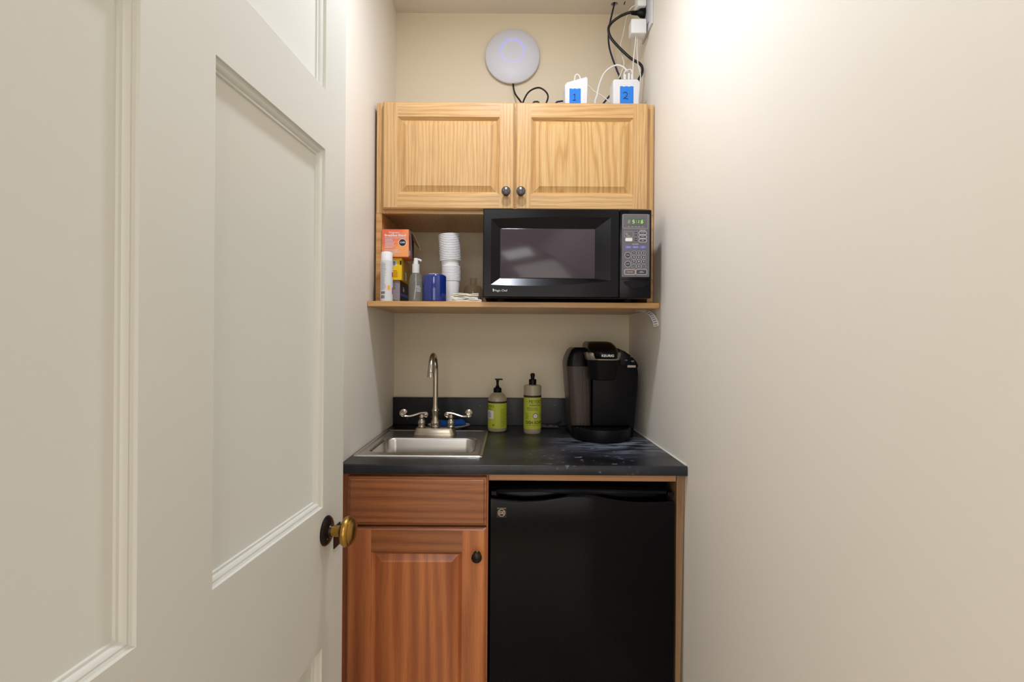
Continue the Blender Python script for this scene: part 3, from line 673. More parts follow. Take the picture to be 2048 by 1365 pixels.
# ------------------------------------------------------------------ worktop
CY0, CZT = 1.314, .914
def counter_mat():
    m, N, L, p = new_mat('black_laminate_with_powder'); p.inputs['Roughness'].default_value = .34; p.inputs['Specular IOR Level'].default_value = .35
    tc = N.new('ShaderNodeTexCoord'); geo = N.new('ShaderNodeNewGeometry')
    base = lin((12, 13, 19)); dust = lin((150, 160, 178))
    def noise(sc_, detail, vec):
        n_ = N.new('ShaderNodeTexNoise'); n_.inputs['Scale'].default_value = sc_; n_.inputs['Detail'].default_value = detail; L.new(vec, n_.inputs['Vector']); return n_.outputs[0]
    def ramp(v, a, b):
        r = N.new('ShaderNodeMapRange'); L.new(v, r.inputs[0]); r.inputs[1].default_value = a; r.inputs[2].default_value = b; return r.outputs[0]
    def mul(a, b, op='MULTIPLY'):
        q = N.new('ShaderNodeMath'); q.operation = op; q.use_clamp = True
        for i, v in enumerate((a, b)):
            if isinstance(v, (int, float)): q.inputs[i].default_value = v
            else: L.new(v, q.inputs[i])
        return q.outputs[0]
    P_ = geo.outputs['Position']
    def near(c, r0, r1, sc_=(1, 1, 1)):
        s1 = N.new('ShaderNodeVectorMath'); s1.operation = 'SUBTRACT'; L.new(P_, s1.inputs[0]); s1.inputs[1].default_value = c
        s2 = N.new('ShaderNodeVectorMath'); s2.operation = 'MULTIPLY'; L.new(s1.outputs[0], s2.inputs[0]); s2.inputs[1].default_value = sc_
        d = N.new('ShaderNodeVectorMath'); d.operation = 'LENGTH'; L.new(s2.outputs[0], d.inputs[0]); return ramp(d.outputs['Value'], r1, r0)
    zone = near((.35, 1.62, .914), .06, .22)
    mpn = N.new('ShaderNodeMapping'); L.new(P_, mpn.inputs[0]); mpn.inputs['Rotation'].default_value = (0, 0, R(-35)); mpn.inputs['Scale'].default_value = (1, 4, 1)
    smear = mul(mul(ramp(noise(16, 5, mpn.outputs[0]), .42, .66), zone), .75)
    spots = mul(mul(ramp(noise(55, 1, P_), .66, .72), near((.22, 1.43, .914), .06, .2)), .5)
    vor = N.new('ShaderNodeTexVoronoi'); vor.inputs['Scale'].default_value = 42; L.new(P_, vor.inputs['Vector'])
    sp = mul(ramp(vor.outputs['Distance'], .075, .05), ramp(noise(9, 1, P_), .5, .55)); sp = mul(sp, .8)
    haze = mul(ramp(noise(7, 4, P_), .4, .8), .10)
    tot = mul(mul(mul(smear, spots, 'ADD'), sp, 'ADD'), haze, 'ADD')
    mx = N.new('ShaderNodeMix'); mx.data_type = 'RGBA'; L.new(tot, mx.inputs[0]); mx.inputs[6].default_value = base; mx.inputs[7].default_value = dust
    L.new(mx.outputs[2], p.inputs['Base Color']); return m
M_ctr = counter_mat()
SX0, SX1, SY0, SY1 = -.416, -.057, 1.400, 1.805           # sink rim
BX0, BX1, BY0, BY1 = -.385, -.089, 1.445, 1.665           # bowl
ct = thing('countertop', (.02, 1.63, CZT-.025), 'black laminate countertop with upstand, holding the sink and coffee maker', 'countertop')
mb = MB(); z0, z1 = CZT-.025, CZT
hx0, hx1, hy0, hy1 = BX0-.006, BX1+.006, BY0-.006, BY1+.006
mb.box(XL+.001, hx0, CY0+.003, YB-.001, z0, z1).box(hx1, XR-.001, CY0+.003, YB-.001, z0, z1)
mb.box(hx0, hx1, CY0+.003, hy0, z0, z1).box(hx0, hx1, hy1, YB-.001, z0, z1)
mb.loft([[(x, CY0+.003, z0), (x, CY0+.0005, z0+.001), (x, CY0, z0+.003), (x, CY0, z1-.0045), (x, CY0+.0008, z1-.0022), (x, CY0+.0022, z1-.0006), (x, CY0+.0045, z1), (x, CY0+.0045, z0)] for x in (XL+.001, XR-.001)])
mb.build('worktop', M_ctr, ct, 40)
BSZ = at(900, 797, YB-.02).z
MB().box(XL+.001, XR-.001, YB-.02, YB-.001, CZT, BSZ, .0015, 1).build('upstand', M_ctr, ct, 0)
MB().tube([(XR-.002, CY0+.01, CZT+.001), (XR-.002, YB-.02, CZT+.001)], .0022, 8).build('caulk_bead', mat('white_caulk', (226, 220, 208), .6), ct)

# ------------------------------------------------------------------ sink
sk = thing('sink', ((SX0+SX1)/2, 1.6, CZT-.13), 'small stainless steel bar sink set into the black countertop', 'sink')
mb = MB(); cxs, cys = (SX0+SX1)/2, (SY0+SY1)/2; hxs, hys = (SX1-SX0)/2, (SY1-SY0)/2
bcx, bcy, bhx, bhy = (BX0+BX1)/2, (BY0+BY1)/2, (BX1-BX0)/2, (BY1-BY0)/2
rows = [rrect(cxs, cys, hxs, hys, .012, CZT+.0003, 8), rrect(cxs, cys, hxs-.0015, hys-.0015, .012, CZT+.0035, 8), rrect(cxs, cys, hxs-.005, hys-.005, .011, CZT+.0050, 8),
        rrect(cxs, cys, hxs-.010, hys-.010, .010, CZT+.0045, 8), rrect(cxs, cys, hxs-.014, hys-.014, .010, CZT+.0025, 8), rrect(cxs, cys, hxs-.017, hys-.017, .010, CZT+.0022, 8)]
mb.loft(rows, cap0=False, cap1=False)
mid = rrect(bcx, bcy, bhx+.010, bhy+.010, .04, CZT+.0022, 8)
# the bowl, with rounded corners
bowl = [rrect(bcx, bcy, bhx+a, bhy+a, rr_, CZT+b, 8) for a, b, rr_ in ((.010, .0022, .040), (.004, .0030, .036), (0, .0015, .034), (-.003, -.004, .033), (-.006, -.06, .033), (-.010, -.10, .033), (-.018, -.116, .032), (-.035, -.122, .025), (-.09, -.124, .01))]
mb.loft([rows[-1], bowl[0]], cap0=False, cap1=False)
mb.loft(bowl, cap0=False)
mb.build('basin', M_steel, sk, 50)
MB().lathe([(.024, 0), (.024, .0012), (.020, .002), (.018, -.0), (0, 0)], (bcx, bcy, CZT-.1235), n=32).build('drain', M_nickel, sk)
for xx in (SX0+.055, SX1-.045):
    MB().prism(rr2(xx, 0, .018, .004, .0038), 0, .0006).build('deck_mark', M_steel, sk, 0).location += Vector((0, 0, 0))
for o in [o for o in bpy.data.objects if o.name.startswith('deck_mark')]: bpy.data.objects.remove(o)

# ------------------------------------------------------------------ faucet
fz = CZT+.0026; FXc, FYc = -.2325, 1.722
fa = thing('faucet', (FXc, FYc, fz), 'brushed nickel gooseneck faucet with two scroll lever handles', 'faucet')
mb = MB(); mb.loft([rrect(FXc, FYc, .071-a, .026-a, .02-a*.5, fz+b, 6) for a, b in ((0, 0), (0, .003), (.003, .012), (.005, .020), (.007, .0235), (.012, .025))])
mb.build('base_plate', M_nickel, fa)
zt = fz+.025
mb = MB().lathe([(.0145, 0), (.0150, .003), (.0135, .006), (.0150, .010), (.0160, .016), (.0145, .021), (.0115, .026), (.0105, .034), (.0110, .044), (.0125, .053), (.0128, .057), (.0105, .060), (.0098, .064), (.0092, .070), (.0088, .075)], (FXc, FYc, zt), n=32)
mb.build('spout_base', M_nickel, fa)
rad = .057; ctrz = 1.134-.006
P = [(FXc, FYc, zt+.072), (FXc, FYc, 1.02), (FXc, FYc, 1.08), (FXc, FYc, ctrz-.01)]
for i in range(0, 17): a = R(180 - 172*i/16); P.append((FXc, FYc-rad-rad*math.cos(a), ctrz+rad*math.sin(a)))
rs = [.0088, .0086, .0084, .0084] + [.0084]*17
mb = MB().tube(P, rs, 20)
e = Vector(P[-1]); 
mb.lathe([(.0084, .002), (.0098, .0), (.0098, -.003), (.0092, -.004), (.0105, -.014), (.0112, -.016), (.0112, -.018), (.009, -.018), (.008, -.012), (0, -.012)], e, n=28)
mb.build('spout', M_nickel, fa)
for sg, nx in ((-1, 843.5), (1, 902)):
    hxp = at(nx, 840, FYc).x
    hd = MB().lathe([(.0125, 0), (.0130, .003), (.0110, .006), (.0125, .011), (.0135, .016), (.0115, .022), (.0080, .027), (.0085, .032), (.0100, .035), (.0075, .040), (.006, .044)], (hxp, FYc, zt), n=28).build('handle_base', M_nickel, fa)
    # scroll lever: flat S-bar curled at both ends
    z_ = zt+.043; P = []
    x0 = hxp - sg*.013 
    for i in range(9): a = R(-150 + 240*i/8); P.append((x0 - sg*(-.000) + (-sg)*.0065*math.cos(a)*1.0, FYc, z_-.001+.0065*math.sin(a)))
    P += [(hxp+sg*.006, FYc, z_+.0035), (hxp+sg*.022, FYc-.002, z_-.001), (hxp+sg*.038, FYc-.004, z_-.0055), (hxp+sg*.050, FYc-.005, z_-.0055)]
    ex, ez = hxp+sg*.060, z_+.005
    for i in range(10): a = R(-110 + 280*i/9); P.append((ex + sg*.0105*math.cos(a), FYc-.006, ez+.0105*math.sin(a)))
    Pc = catmull([Vector(p) for p in P], 3); rows = []
    for i, p in enumerate(Pc):
        t = (Pc[min(i+1, len(Pc)-1)]-Pc[max(i-1, 0)]).normalized(); nn = Vector((-t.z, 0, t.x)); w2 = Vector((0, .0062, 0)); th_ = .0026
        rows.append([p+nn*th_-w2*.7, p+nn*th_+w2*.7, p+w2, p-nn*th_+w2*.7, p-nn*th_-w2*.7, p-w2])
    lv = MB().loft(rows); lv.lathe([(0, -.005), (.0095, -.005), (.0105, -.003), (.0105, .004), (.009, .0062), (.0065, .007), (.004, .0062), (0, .0072)], (ex, FYc-.006, ez), 'Y', 28)
    lv.lathe([(0, -.004), (.0062, -.004), (.0066, .0045), (.004, .0058), (0, .0064)], (x0, FYc, z_-.001), 'Y', 20)
    lv.build('lever', M_nickel, hd)

# ------------------------------------------------------------------ sponge on a saucer
cx, cy = at(898, 850, 1.868).x, 1.866
tag(MB().lathe([(0, .001), (.55, .001), (.60, 0), (.66, .001), (.80, .006), (1.0, .0125), (1.0, .0135), (.80, .0085), (.62, .004), (0, .0035)], (0, 0, 0), n=48, sx=.077, sy=.054).build('saucer', mat('white_china', (226, 228, 232), .15, coat=.5), origin=(0, 0, 0)), 'white oval dish behind the faucet holding the blue sponge', 'dish').location = (cx, cy, CZT+.0004)
q = MB(); N_ = 16; rows = []
x0, x1 = cx-.048, cx+.062
for a in range(N_+1):
    t = a/N_; x = x0+(x1-x0)*t; k = min(1, t*7, (1-t)*7)**.5; k = max(k, .35); zz_ = CZT+.0048 + .009*max(0, t-.55)*2
    hh = .026*k*(1+.07*math.sin(t*15)); ww = .024*k*(1-.25*t)
    rows.append([Vector((x, cy-.004+ww*math.cos(b)*(1+.05*math.sin(3*b+t*7)), zz_ + hh*.5 + hh*.5*math.sin(b)*(1 if math.sin(b) > 0 else .98))) for b in [2*math.pi*i/20 for i in range(20)]])
tag(q.loft(rows).build('sponge', mat('blue_sponge', (26, 84, 176), .85, bump=.6, bscale=260, var=.15, vscale=70)), 'bright blue sponge lying on the dish behind the faucet', 'sponge')

# ------------------------------------------------------------------ soap bottles
M_soap = mat('milky_soap_bottle', (178, 166, 140), .22, trans=.25)
M_lime = mat('lime_green_label', (178, 186, 60), .45, var=.03)
def bottle_label(mb, cx, cy, r, z0, z1, mi, a0=-1.75, a1=1.75, n=30):
    V = [[Vector((cx+r*math.sin(a0+(a1-a0)*i/n), cy-r*math.cos(a0+(a1-a0)*i/n), z)) for i in range(n+1)] for z in (z0, z1)]
    mb.loft(V, mi, False, False, False)
p = at(994.5, 860, 1.815); cx, cy, r = p.x, 1.815, .0335
hs = thing('hand_soap_bottle', (cx, cy, CZT), 'squat pump soap bottle with lime label right of the sink', 'soap bottle')
zh = at(994, 795, 1.815).z - CZT
MB().lathe([(0, 0), (r*.85, 0), (r*.97, .003), (r, .009), (r, zh-.012), (r*.96, zh-.005), (r*.85, zh+.003), (r*.6, zh+.012), (r*.42, zh+.016), (r*.40, zh+.021), (0, zh+.021)], (cx, cy, CZT+.0002), n=48).build('bottle_body', M_soap, hs)
zz = zh+.014
mb = MB().lathe([(.0135, zz), (.0142, zz+.001), (.0142, zz+.016), (.0125, zz+.0175), (.0085, zz+.0195), (.0060, zz+.024), (.0045, zz+.028), (.0045, zz+.036), (.0055, zz+.046), (0, zz+.046)], (cx, cy, CZT), n=28)
zp = CZT+zz+.046
mb.loft([[Vector((cx+a, cy+b*w_, zp+c+d)) for b, d in ((-1, 0), (1, 0), (1, 1*h_), (-1, 1*h_))] for a, c, w_, h_ in ((-.0095, .001, .004, .003), (-.004, -.001, .0065, .005), (.006, -.001, .006, .005), (.013, .0, .0045, .0045), (.0185, -.001, .0035, .0035))])
mb.build('pump', M_blkm, hs)
q = MB(); bottle_label(q, cx, cy, r+.0003, CZT+.014, CZT+zh-.020, 0); bottle_label(q, cx, cy, r+.00035, CZT+zh-.020, CZT+zh-.014, 1)
lz = CZT+.014; lh = zh-.034
q.text("MEYER'S", .0125, round_cyl(cx, cy, r+.0006, -.95, lz+lh*.87), 1, sx=.9, bold=.02); q.text('CLEAN DAY', .0045, round_cyl(cx, cy, r+.0006, -.95, lz+lh*.76), 1, bold=.02)
bottle_label(q, cx, cy, r+.0005, lz+lh*.38, lz+lh*.70, 2, -1.5, -.38, 10)
label_dashes(q, -.014, .004, lz+lh*.42, lz+lh*.66, 4, 0, round_cyl(cx, cy, r+.0007, -.8, 0), 5, .4, 1)
label_dashes(q, -.010, .016, lz+lh*.05, lz+lh*.78, 16, 0, round_cyl(cx, cy, r+.0006, .65, 0), 6, .35, 3)
t = [( .0035*math.cos(2*math.pi*i/20), .0035*math.sin(2*math.pi*i/20)) for i in range(20)]
f = round_cyl(cx, cy, r+.0006, -.42, lz+lh*.13); 
A = [f(a, b) for a, b in t]; B = [f(a*.55, b*.55) for a, b in t]
for i in range(20): q.poly([A[i], A[(i+1) % 20], B[(i+1) % 20], B[i]], 1)
q.build('bottle_label', [M_lime, M_bk, M_white, mat('olive_print', (116, 132, 30), .5)], hs, 0)
p = at(1064.5, 860, 1.782); cx, cy, r = p.x, 1.782, .0305
dsb = thing('dish_soap_bottle', (cx, cy, CZT), 'tall cylindrical dish soap bottle with lime label left of the coffee maker', 'soap bottle')
zh = at(1064, 771, 1.782).z - CZT
MB().lathe([(0, 0), (r*.92, 0), (r*.99, .003), (r, .006), (r, zh-.007), (r*.94, zh-.002), (r*.8, zh), (r*.52, zh+.001), (0, zh+.001)], (cx, cy, CZT+.0002), n=48).build('bottle_body', M_soap, dsb)
MB().lathe([(.0128, zh), (.0128, zh+.0185), (.0115, zh+.0195), (.0065, zh+.020), (.0068, zh+.026), (.0082, zh+.033), (.0075, zh+.038), (.004, zh+.0405), (0, zh+.041)], (cx, cy, CZT), n=28).build('cap', M_blkm, dsb)
q = MB(); lz = at(1064, 861, 1.752).z; lt = at(1064, 801, 1.752).z; lz = CZT+.017; lt = CZT+zh-.042; lh = lt-lz
bottle_label(q, cx, cy, r+.0003, lz, lt, 0); bottle_label(q, cx, cy, r+.00035, lt, lt+.007, 1)
q.text('MRS.', .0038, round_cyl(cx, cy, r+.0006, -.70, lz+lh*.865), 1, bold=.02)
q.text("MEYER'S", .0175, round_cyl(cx, cy, r+.0006, -.48, lz+lh*.865), 1, 'LEFT', sx=.80, bold=.008)
q.text('CLEAN DAY', .0062, round_cyl(cx, cy, r+.0006, -.38, lz+lh*.755), 1, 'LEFT', sx=1.25, bold=.03)
q.text('DISH SOAP', .0145, round_cyl(cx, cy, r+.0006, -.84, lz+lh*.21), 1, 'LEFT', sx=.86, bold=.02)
q.text('WITH LEMON VERBENA ESSENTIAL OIL', .0030, round_cyl(cx, cy, r+.0006, .1, lz+lh*.12), 1, bold=.03)
label_dashes(q, -.020, .022, lz+lh*.58, lz+lh*.70, 3, 0, round_cyl(cx, cy, r+.0006, -.05, 0), 5, .4, 3)
label_dashes(q, -.012, .006, lz+lh*.32, lz+lh*.52, 5, 0, round_cyl(cx, cy, r+.0006, -.55, 0), 7, .35, 3)
label_dashes(q, -.004, .012, lz+lh*.34, lz+lh*.50, 5, 0, round_cyl(cx, cy, r+.0006, .9, 0), 9, .35, 3)
f = round_cyl(cx, cy, r+.0008, .30, lz+lh*.42); t = [(math.cos(2*math.pi*i/28), math.sin(2*math.pi*i/28)) for i in range(28)]
q.poly([f(a*.0078, b*.0078) for a, b in t], 2); A = [f(a*.0098, b*.0098) for a, b in t]; B = [f(a*.0076, b*.0076) for a, b in t]
for i in range(28): q.poly([A[i], A[(i+1) % 28], B[(i+1) % 28], B[i]], 4)
f2 = round_cyl(cx, cy, r+.0011, .30, lz+lh*.42); label_dashes(q, -.0045, .0045, -.003, .003, 3, 0, f2, 4, .4, 5)
q.build('bottle_label', [M_lime, M_bk, M_white, mat('dark_olive_print', (74, 84, 30), .5), mat('brown_ring_print', (110, 80, 40), .5), M_blueb], dsb, 0)
# crumpled wrapper behind
q = MB(); c = at(1098, 852, 1.88); rnd = random.Random(5); N_ = 9; Mr = 5
V = [[q.bm.verts.new((c.x-.03+.065*i/(N_-1), 1.87+.032*j/(Mr-1)*(1-.4*i/(N_-1)), CZT+.001+(.004+.012*rnd.random()*math.sin(math.pi*j/(Mr-1))*(1-.6*i/(N_-1))))) for j in range(Mr)] for i in range(N_)]
for i in range(N_-1):
    for j in range(Mr-1): q.face([V[i][j], V[i+1][j], V[i+1][j+1], V[i][j+1]])
wr = q.build('wrapper', mat('crumpled_grey_film', (96, 92, 96), .25), smooth=0)
sm = wr.modifiers.new('solid', 'SOLIDIFY'); sm.thickness = .0006
tag(wr, 'crumpled grey plastic wrapper behind the dish soap', 'wrapper')

# ------------------------------------------------------------------ coffee maker
K = thing('coffee_maker', (.32, 1.77, CZT), 'black single-serve coffee maker standing by the right wall', 'coffee maker')
KY0, KY1 = 1.70, 1.915
def kx(px, y=KY0): return at(px, 800, y).x
def kz_(py, y=KY0): return at(1200, py, y).z
kl, kr = kx(1145), kx(1266)
M_kb = mat('matte_black_plastic', (8, 8, 12), .42, spec=.2); M_kg = mat('gloss_black_plastic', (6, 6, 9), .28, spec=.15)
M_silver = mat('silver_trim', (176, 166, 158), .28, .85)
# rear body: outline in front view, pulled back
pr_ = [(kx(1185), CZT+.0005), (kx(1267), CZT+.0005), (kx(1271), 1.00), (kx(1275.5), 1.08), (kx(1276), kz_(745)), (kx(1273), kz_(728)), (kx(1264), kz_(715)), (kx(1250), kz_(704)), (kx(1236), kz_(698)), (kx(1210), kz_(695)), (kx(1185), kz_(696))]
bd = MB().prism(pr_, KY0, KY1, bev=.004).build('housing', M_kb, K)
# glossy shoulder on the right with buttons
sp = [(kx(1240, 1.695), kz_(731, 1.695)), (kx(1274, 1.695), kz_(737, 1.695)), (kx(1275.5, 1.695), kz_(732, 1.695)), (kx(1272, 1.695), kz_(724, 1.695)), (kx(1262, 1.695), kz_(713, 1.695)), (kx(1249, 1.695), kz_(704, 1.695)), (kx(1238, 1.695), kz_(699, 1.695))]
sh_ = MB().prism(sp, 1.6935, KY0+.001, bev=.001).build('button_panel', M_kg, K)
for bx, bz, rr_ in ((1262, 715, .002), (1252.5, 722, .0028), (1265.5, 724, .0036)):
    c = at(bx, bz, 1.6935); MB().lathe([(rr_*1.5, 0), (rr_*1.5, .0008), (rr_, .0014), (0, .0014)], (c.x, 1.6935, c.z), 'Y', 20, sx=1, sy=.6).build('button', M_grey, sh_)
c = at(1263, 734, 1.6935); MB().box(c.x-.0135, c.x+.0135, 1.6922, 1.6935, c.z-.004, c.z+.003).build('name_plate', M_silver, sh_, 0)
# water tank on the left
M_tank = mat('smoked_clear_plastic', (78, 68, 64), .3, spec=.2, alpha=.85)
def tank_sec(z, grow=0):
    t = (z-CZT)/(kz_(735)-CZT); xl = kx(1138, 1.80)+(kx(1127.5, 1.80)-kx(1138, 1.80))*min(1, t); xr_ = kx(1184.5)-.0006
    return rrect((xl+xr_)/2, 1.785, (xr_-xl)/2+grow, .082+grow, .024, z, 6)
tk = MB().loft([tank_sec(z) for z in (CZT+.012, .96, 1.02, 1.08, 1.12, kz_(735))]).build('water_tank', M_tank, K)
tk['label'] = 'smoky translucent water tank'
MB().loft([tank_sec(z, -.0025) for z in (CZT+.016, .96, kz_(815))]).build('water', mat('dark_water', (20, 18, 20), .1), tk)
MB().loft([tank_sec(z, .0005) for z in (CZT+.0005, CZT+.012)]).build('tank_base', M_kb, K)
for xx in (1161, 1168, 1175): MB().box(kx(xx), kx(xx)+.0014, 1.7018, 1.7035, CZT+.02, kz_(740)).build('tank_rib', mat('smoke_rib', (52, 46, 46), .2), tk, 0)
def ls(z, ins):
    xl, xr_ = kx(1127, 1.80)+ins, kx(1184)-.0006
    return rrect((xl+xr_)/2+ins*.0, 1.785, (xr_-xl)/2, .083-ins*.6, max(.024-ins*.5, .006), z, 6)
MB().loft([ls(kz_(735)+.0002, 0), ls(kz_(728), .0008), ls(kz_(718), .004), ls(kz_(709), .010), ls(kz_(702), .016), ls(kz_(698), .024), ls(kz_(697), .027)]).build('tank_lid', M_kg, K)
# brew head over the pod holder
def hsec(z, cxx, hx_, y0, y1, r_): return rrect(cxx, (y0+y1)/2, hx_, (y1-y0)/2, r_, z, 8)
hcx = kx(1208.5, 1.62)
hz = lambda py: kz_(py, 1.61)
MB().loft([hsec(hz(763), hcx, .0375, 1.628, 1.70, .028), hsec(hz(761.5), hcx, .041, 1.622, 1.70, .032), hsec(hz(750), hcx, .0435, 1.618, 1.70, .034), hsec(hz(735), hcx, .047, 1.612, 1.70, .036), hsec(hz(722), hcx, .050, 1.607, 1.70, .038)]).build('pod_holder', M_kb, K)
MB().loft([hsec(hz(722)+.0002, hcx, .0515, 1.603, 1.71, .040), hsec(hz(716), hcx, .0545, 1.600, 1.71, .040), hsec(hz(709), hcx, .056, 1.600, 1.72, .040), hsec(hz(706.5), hcx, .055, 1.602, 1.72, .040)]).build('handle_band', M_silver, K)
hd = MB().loft([hsec(hz(719.5), hcx+.002, .036, 1.592, 1.75, .030), hsec(hz(718), hcx+.002, .039, 1.5895, 1.75, .032), hsec(hz(712), hcx+.001, .042, 1.5888, 1.76, .034), hsec(hz(706), hcx+.001, .0445, 1.592, 1.78, .034), hsec(hz(705), hcx, .0465, 1.604, 1.78, .034), hsec(hz(699), hcx-.001, .0475, 1.622, 1.80, .034), hsec(hz(692), hcx-.002, .044, 1.640, 1.81, .034), hsec(hz(686.5), hcx-.003, .038, 1.662, 1.82, .032), hsec(hz(684.3), hcx-.004, .030, 1.685, 1.82, .028)]).build('brew_head', M_kg, K, 60)
f = front(hcx+.004, 1.5882, hz(712.8)); MB().text('KEURIG', .0098, f, bold=.03, sx=1.15).build('brand_lettering', M_wtxt, hd, 0)
# drip tray
def half(z, rx, yf, n=24, ybk=1.70):
    return [Vector((.3195+rx*math.cos(R(180+180*i/n)), ybk + (ybk-yf)*math.sin(R(180+180*i/n))*1.0, z)) for i in range(n+1)]
tr = MB().loft([half(CZT+.0004, .0945, 1.601), half(CZT+.003, .0955, 1.600), half(.950, .0975, 1.599), half(.954, .0965, 1.600), half(.954, .093, 1.604), half(.950, .092, 1.606)]).build('drip_tray', M_kb, K)
g = MB()
for i in range(-7, 8):
    L_ = math.sqrt(max(0, 1-(i*.0115/.089)**2))*.09; g.box(.3195+i*.0115-.002, .3195+i*.0115+.002, 1.70-L_, 1.699, .9500, .9518)
for r_ in (.03, .06): g.box(.3195-.085*math.sqrt(1-(r_/.095)**2), .3195+.085*math.sqrt(1-(r_/.095)**2), 1.70-r_-.002, 1.70-r_+.002, .9500, .9516)
g.build('tray_grate', M_kg, tr, 0)
# its flex, lying behind the bottles
MB().tube([(.21, 1.905, CZT+.02), (.19, 1.912, CZT+.005), (.165, 1.905, CZT+.0035), (.14, 1.912, CZT+.0035), (.125, 1.918, CZT+.0035)], .003, 10, smooth=5).build('power_cord', M_blackc, K)

# ------------------------------------------------------------------ base cabinet and fridge bay
CF = 1.335
bc = thing('base_cabinet', (-.24, 1.64, 0), 'reddish brown wooden base cabinet under the sink with drawer front and door', 'cabinet')
BXR = at(976.5, 1000, CF).x; ZT = CZT-.0255
mb = MB().box(XL+.002, XL+.02, CF+.02, YB-.002, 0.0, ZT).box(BXR-.016, BXR, CF+.02, YB-.002, 0.0, ZT).box(XL+.02, BXR-.016, CF+.02, YB-.002, .09, .105).box(XL+.02, BXR-.016, CF+.07, CF+.085, 0, .09)
mb.build('carcass', M_lowv, bc, 0)
mb = MB().box(XL+.002, XL+.04, CF, CF+.02, .09, ZT).box(BXR-.036, BXR, CF, CF+.02, .09, ZT).box(XL+.04, BXR-.036, CF, CF+.02, ZT-.03, ZT, mi=1).box(XL+.04, BXR-.036, CF, CF+.02, .735, .775, mi=1).box(XL+.04, BXR-.036, CF, CF+.02, .09, .13, mi=1)
mb.build('face_frame', [M_lowv, M_lowh], bc, 0)
LX0, LX1 = at(694, 1100, 1.316).x, at(972.5, 1100, 1.316).x; yf = 1.316
dz0, dz1 = at(830, 1053.5, yf).z, at(830, 955.5, yf).z
mb = MB(); e = .009
rows = [[(LX0+a, yf+b, dz0+a), (LX1-a, yf+b, dz0+a), (LX1-a, yf+b, dz1-a), (LX0+a, yf+b, dz1-a)] for a, b in ((0, .0185), (0, .006), (.002, .004), (.005, .0035), (.008, .0), (.010, 0))]
mb.loft(rows); mb.build('drawer_front', M_lowh, bc, 20)
dr = panel_front('door', LX0, LX1, .12, at(830, 1057.5, yf).z, yf, .0185, .062, M_lowv, M_lowh, M_lowv, bc, edge=.006)
p = at(954, 1111, yf); knob('knob', (p.x, yf, p.z), M_knobb, .0135, dr)
# bay round the fridge
by = thing('fridge_surround', (.22, 1.64, 0), 'tan wooden rail and side panel framing the black refrigerator', 'cabinet frame')
MB().box(BXR+.0015, XR-.024, CF, CF+.02, at(1100, 963, CF).z, ZT).build('top_rail', M_lowe, by, 0)
q = MB(); q.prism([(XR-.022, 0), (XR-.014, 0), (XR-.0015, ZT), (XR-.022, ZT)], CF, CF+.02); q.box(XR-.022, XR-.014, CF+.02, YB-.003, 0, ZT)
q.build('side_panel', wood('tan_upright_edging', (128, 98, 68), (146, 114, 80), (160, 128, 92), False, band=8), by, 0)

# ------------------------------------------------------------------ fridge
FY0 = 1.333
fx0, fx1 = at(980, 1100, FY0).x+.001, at(1348, 1100, FY0).x
ft = at(1160, 985, FY0).z
fr = thing('mini_fridge', ((fx0+fx1)/2, 1.6, 0), 'black compact refrigerator with a wavy top grip under the counter', 'refrigerator')
MB().box(fx0+.003, fx1-.003, FY0+.055, YB-.06, .02, ft-.006, .004, 2).build('cabinet_body', M_fridge, fr)
for sx in (fx0+.04, fx1-.04):
    for sy in (1.43, 1.84): MB().lathe([(0, 0), (.016, 0), (.016, .021), (0, .021)], (sx, sy, 0), n=18).build('foot', M_dark, fr)
wave = [(982, 998), (1010, 1001), (1050, 1003.5), (1090, 1001.5), (1125, 996), (1150, 992.5), (1180, 992.5), (1205, 996.5), (1240, 1003), (1275, 1006.5), (1315, 1006.5), (1347, 1004.5)]
W3 = catmull([Vector((at(a, b, FY0).x, 0, at(a, b, FY0).z)) for a, b in wave], 5)
W3[0].x = fx0; W3[-1].x = fx1
mb = MB(); rows = []
for p in W3:
    rows.append([Vector((p.x, FY0+.010, .05)), Vector((p.x, FY0+.002, .052)), Vector((p.x, FY0, .06)), Vector((p.x, FY0, p.z-.008)), Vector((p.x, FY0+.0012, p.z-.0025)), Vector((p.x, FY0+.004, p.z)), Vector((p.x, FY0+.012, p.z)), Vector((p.x, FY0+.014, p.z-.02)), Vector((p.x, FY0+.05, p.z-.02)), Vector((p.x, FY0+.05, .05))])
mb.loft(rows); fd = mb.build('door', M_fridge, fr, 40)
# grip trim above/behind the wavy lip
mb = MB(); rows = []
for i in range(31):
    t = i/30; x = fx0+.0005+(fx1-fx0-.001)*t; z = ft + .002*math.cos((t-.42)*6)
    lo_ = z - .007 - .006*max(0, math.cos((t-.5)*2*math.pi*1.0)) * (1 if 0 else 1)
    rows.append([Vector((x, FY0+.016, lo_)), Vector((x, FY0+.014, z-.003)), Vector((x, FY0+.017, z)), Vector((x, FY0+.05, z+.001)), Vector((x, FY0+.05, lo_-.010)), Vector((x, FY0+.03, lo_-.004))])
mb.loft(rows).build('handle', mat('charcoal_grip', (26, 26, 32), .25, spec=.4), fd)
for sx in (fx0, fx1-.016): MB().box(sx+.0005, sx+.0155, FY0+.004, FY0+.03, ft-.013, ft-.001, .0012, 1).build('end_cap', M_blkm, fd)
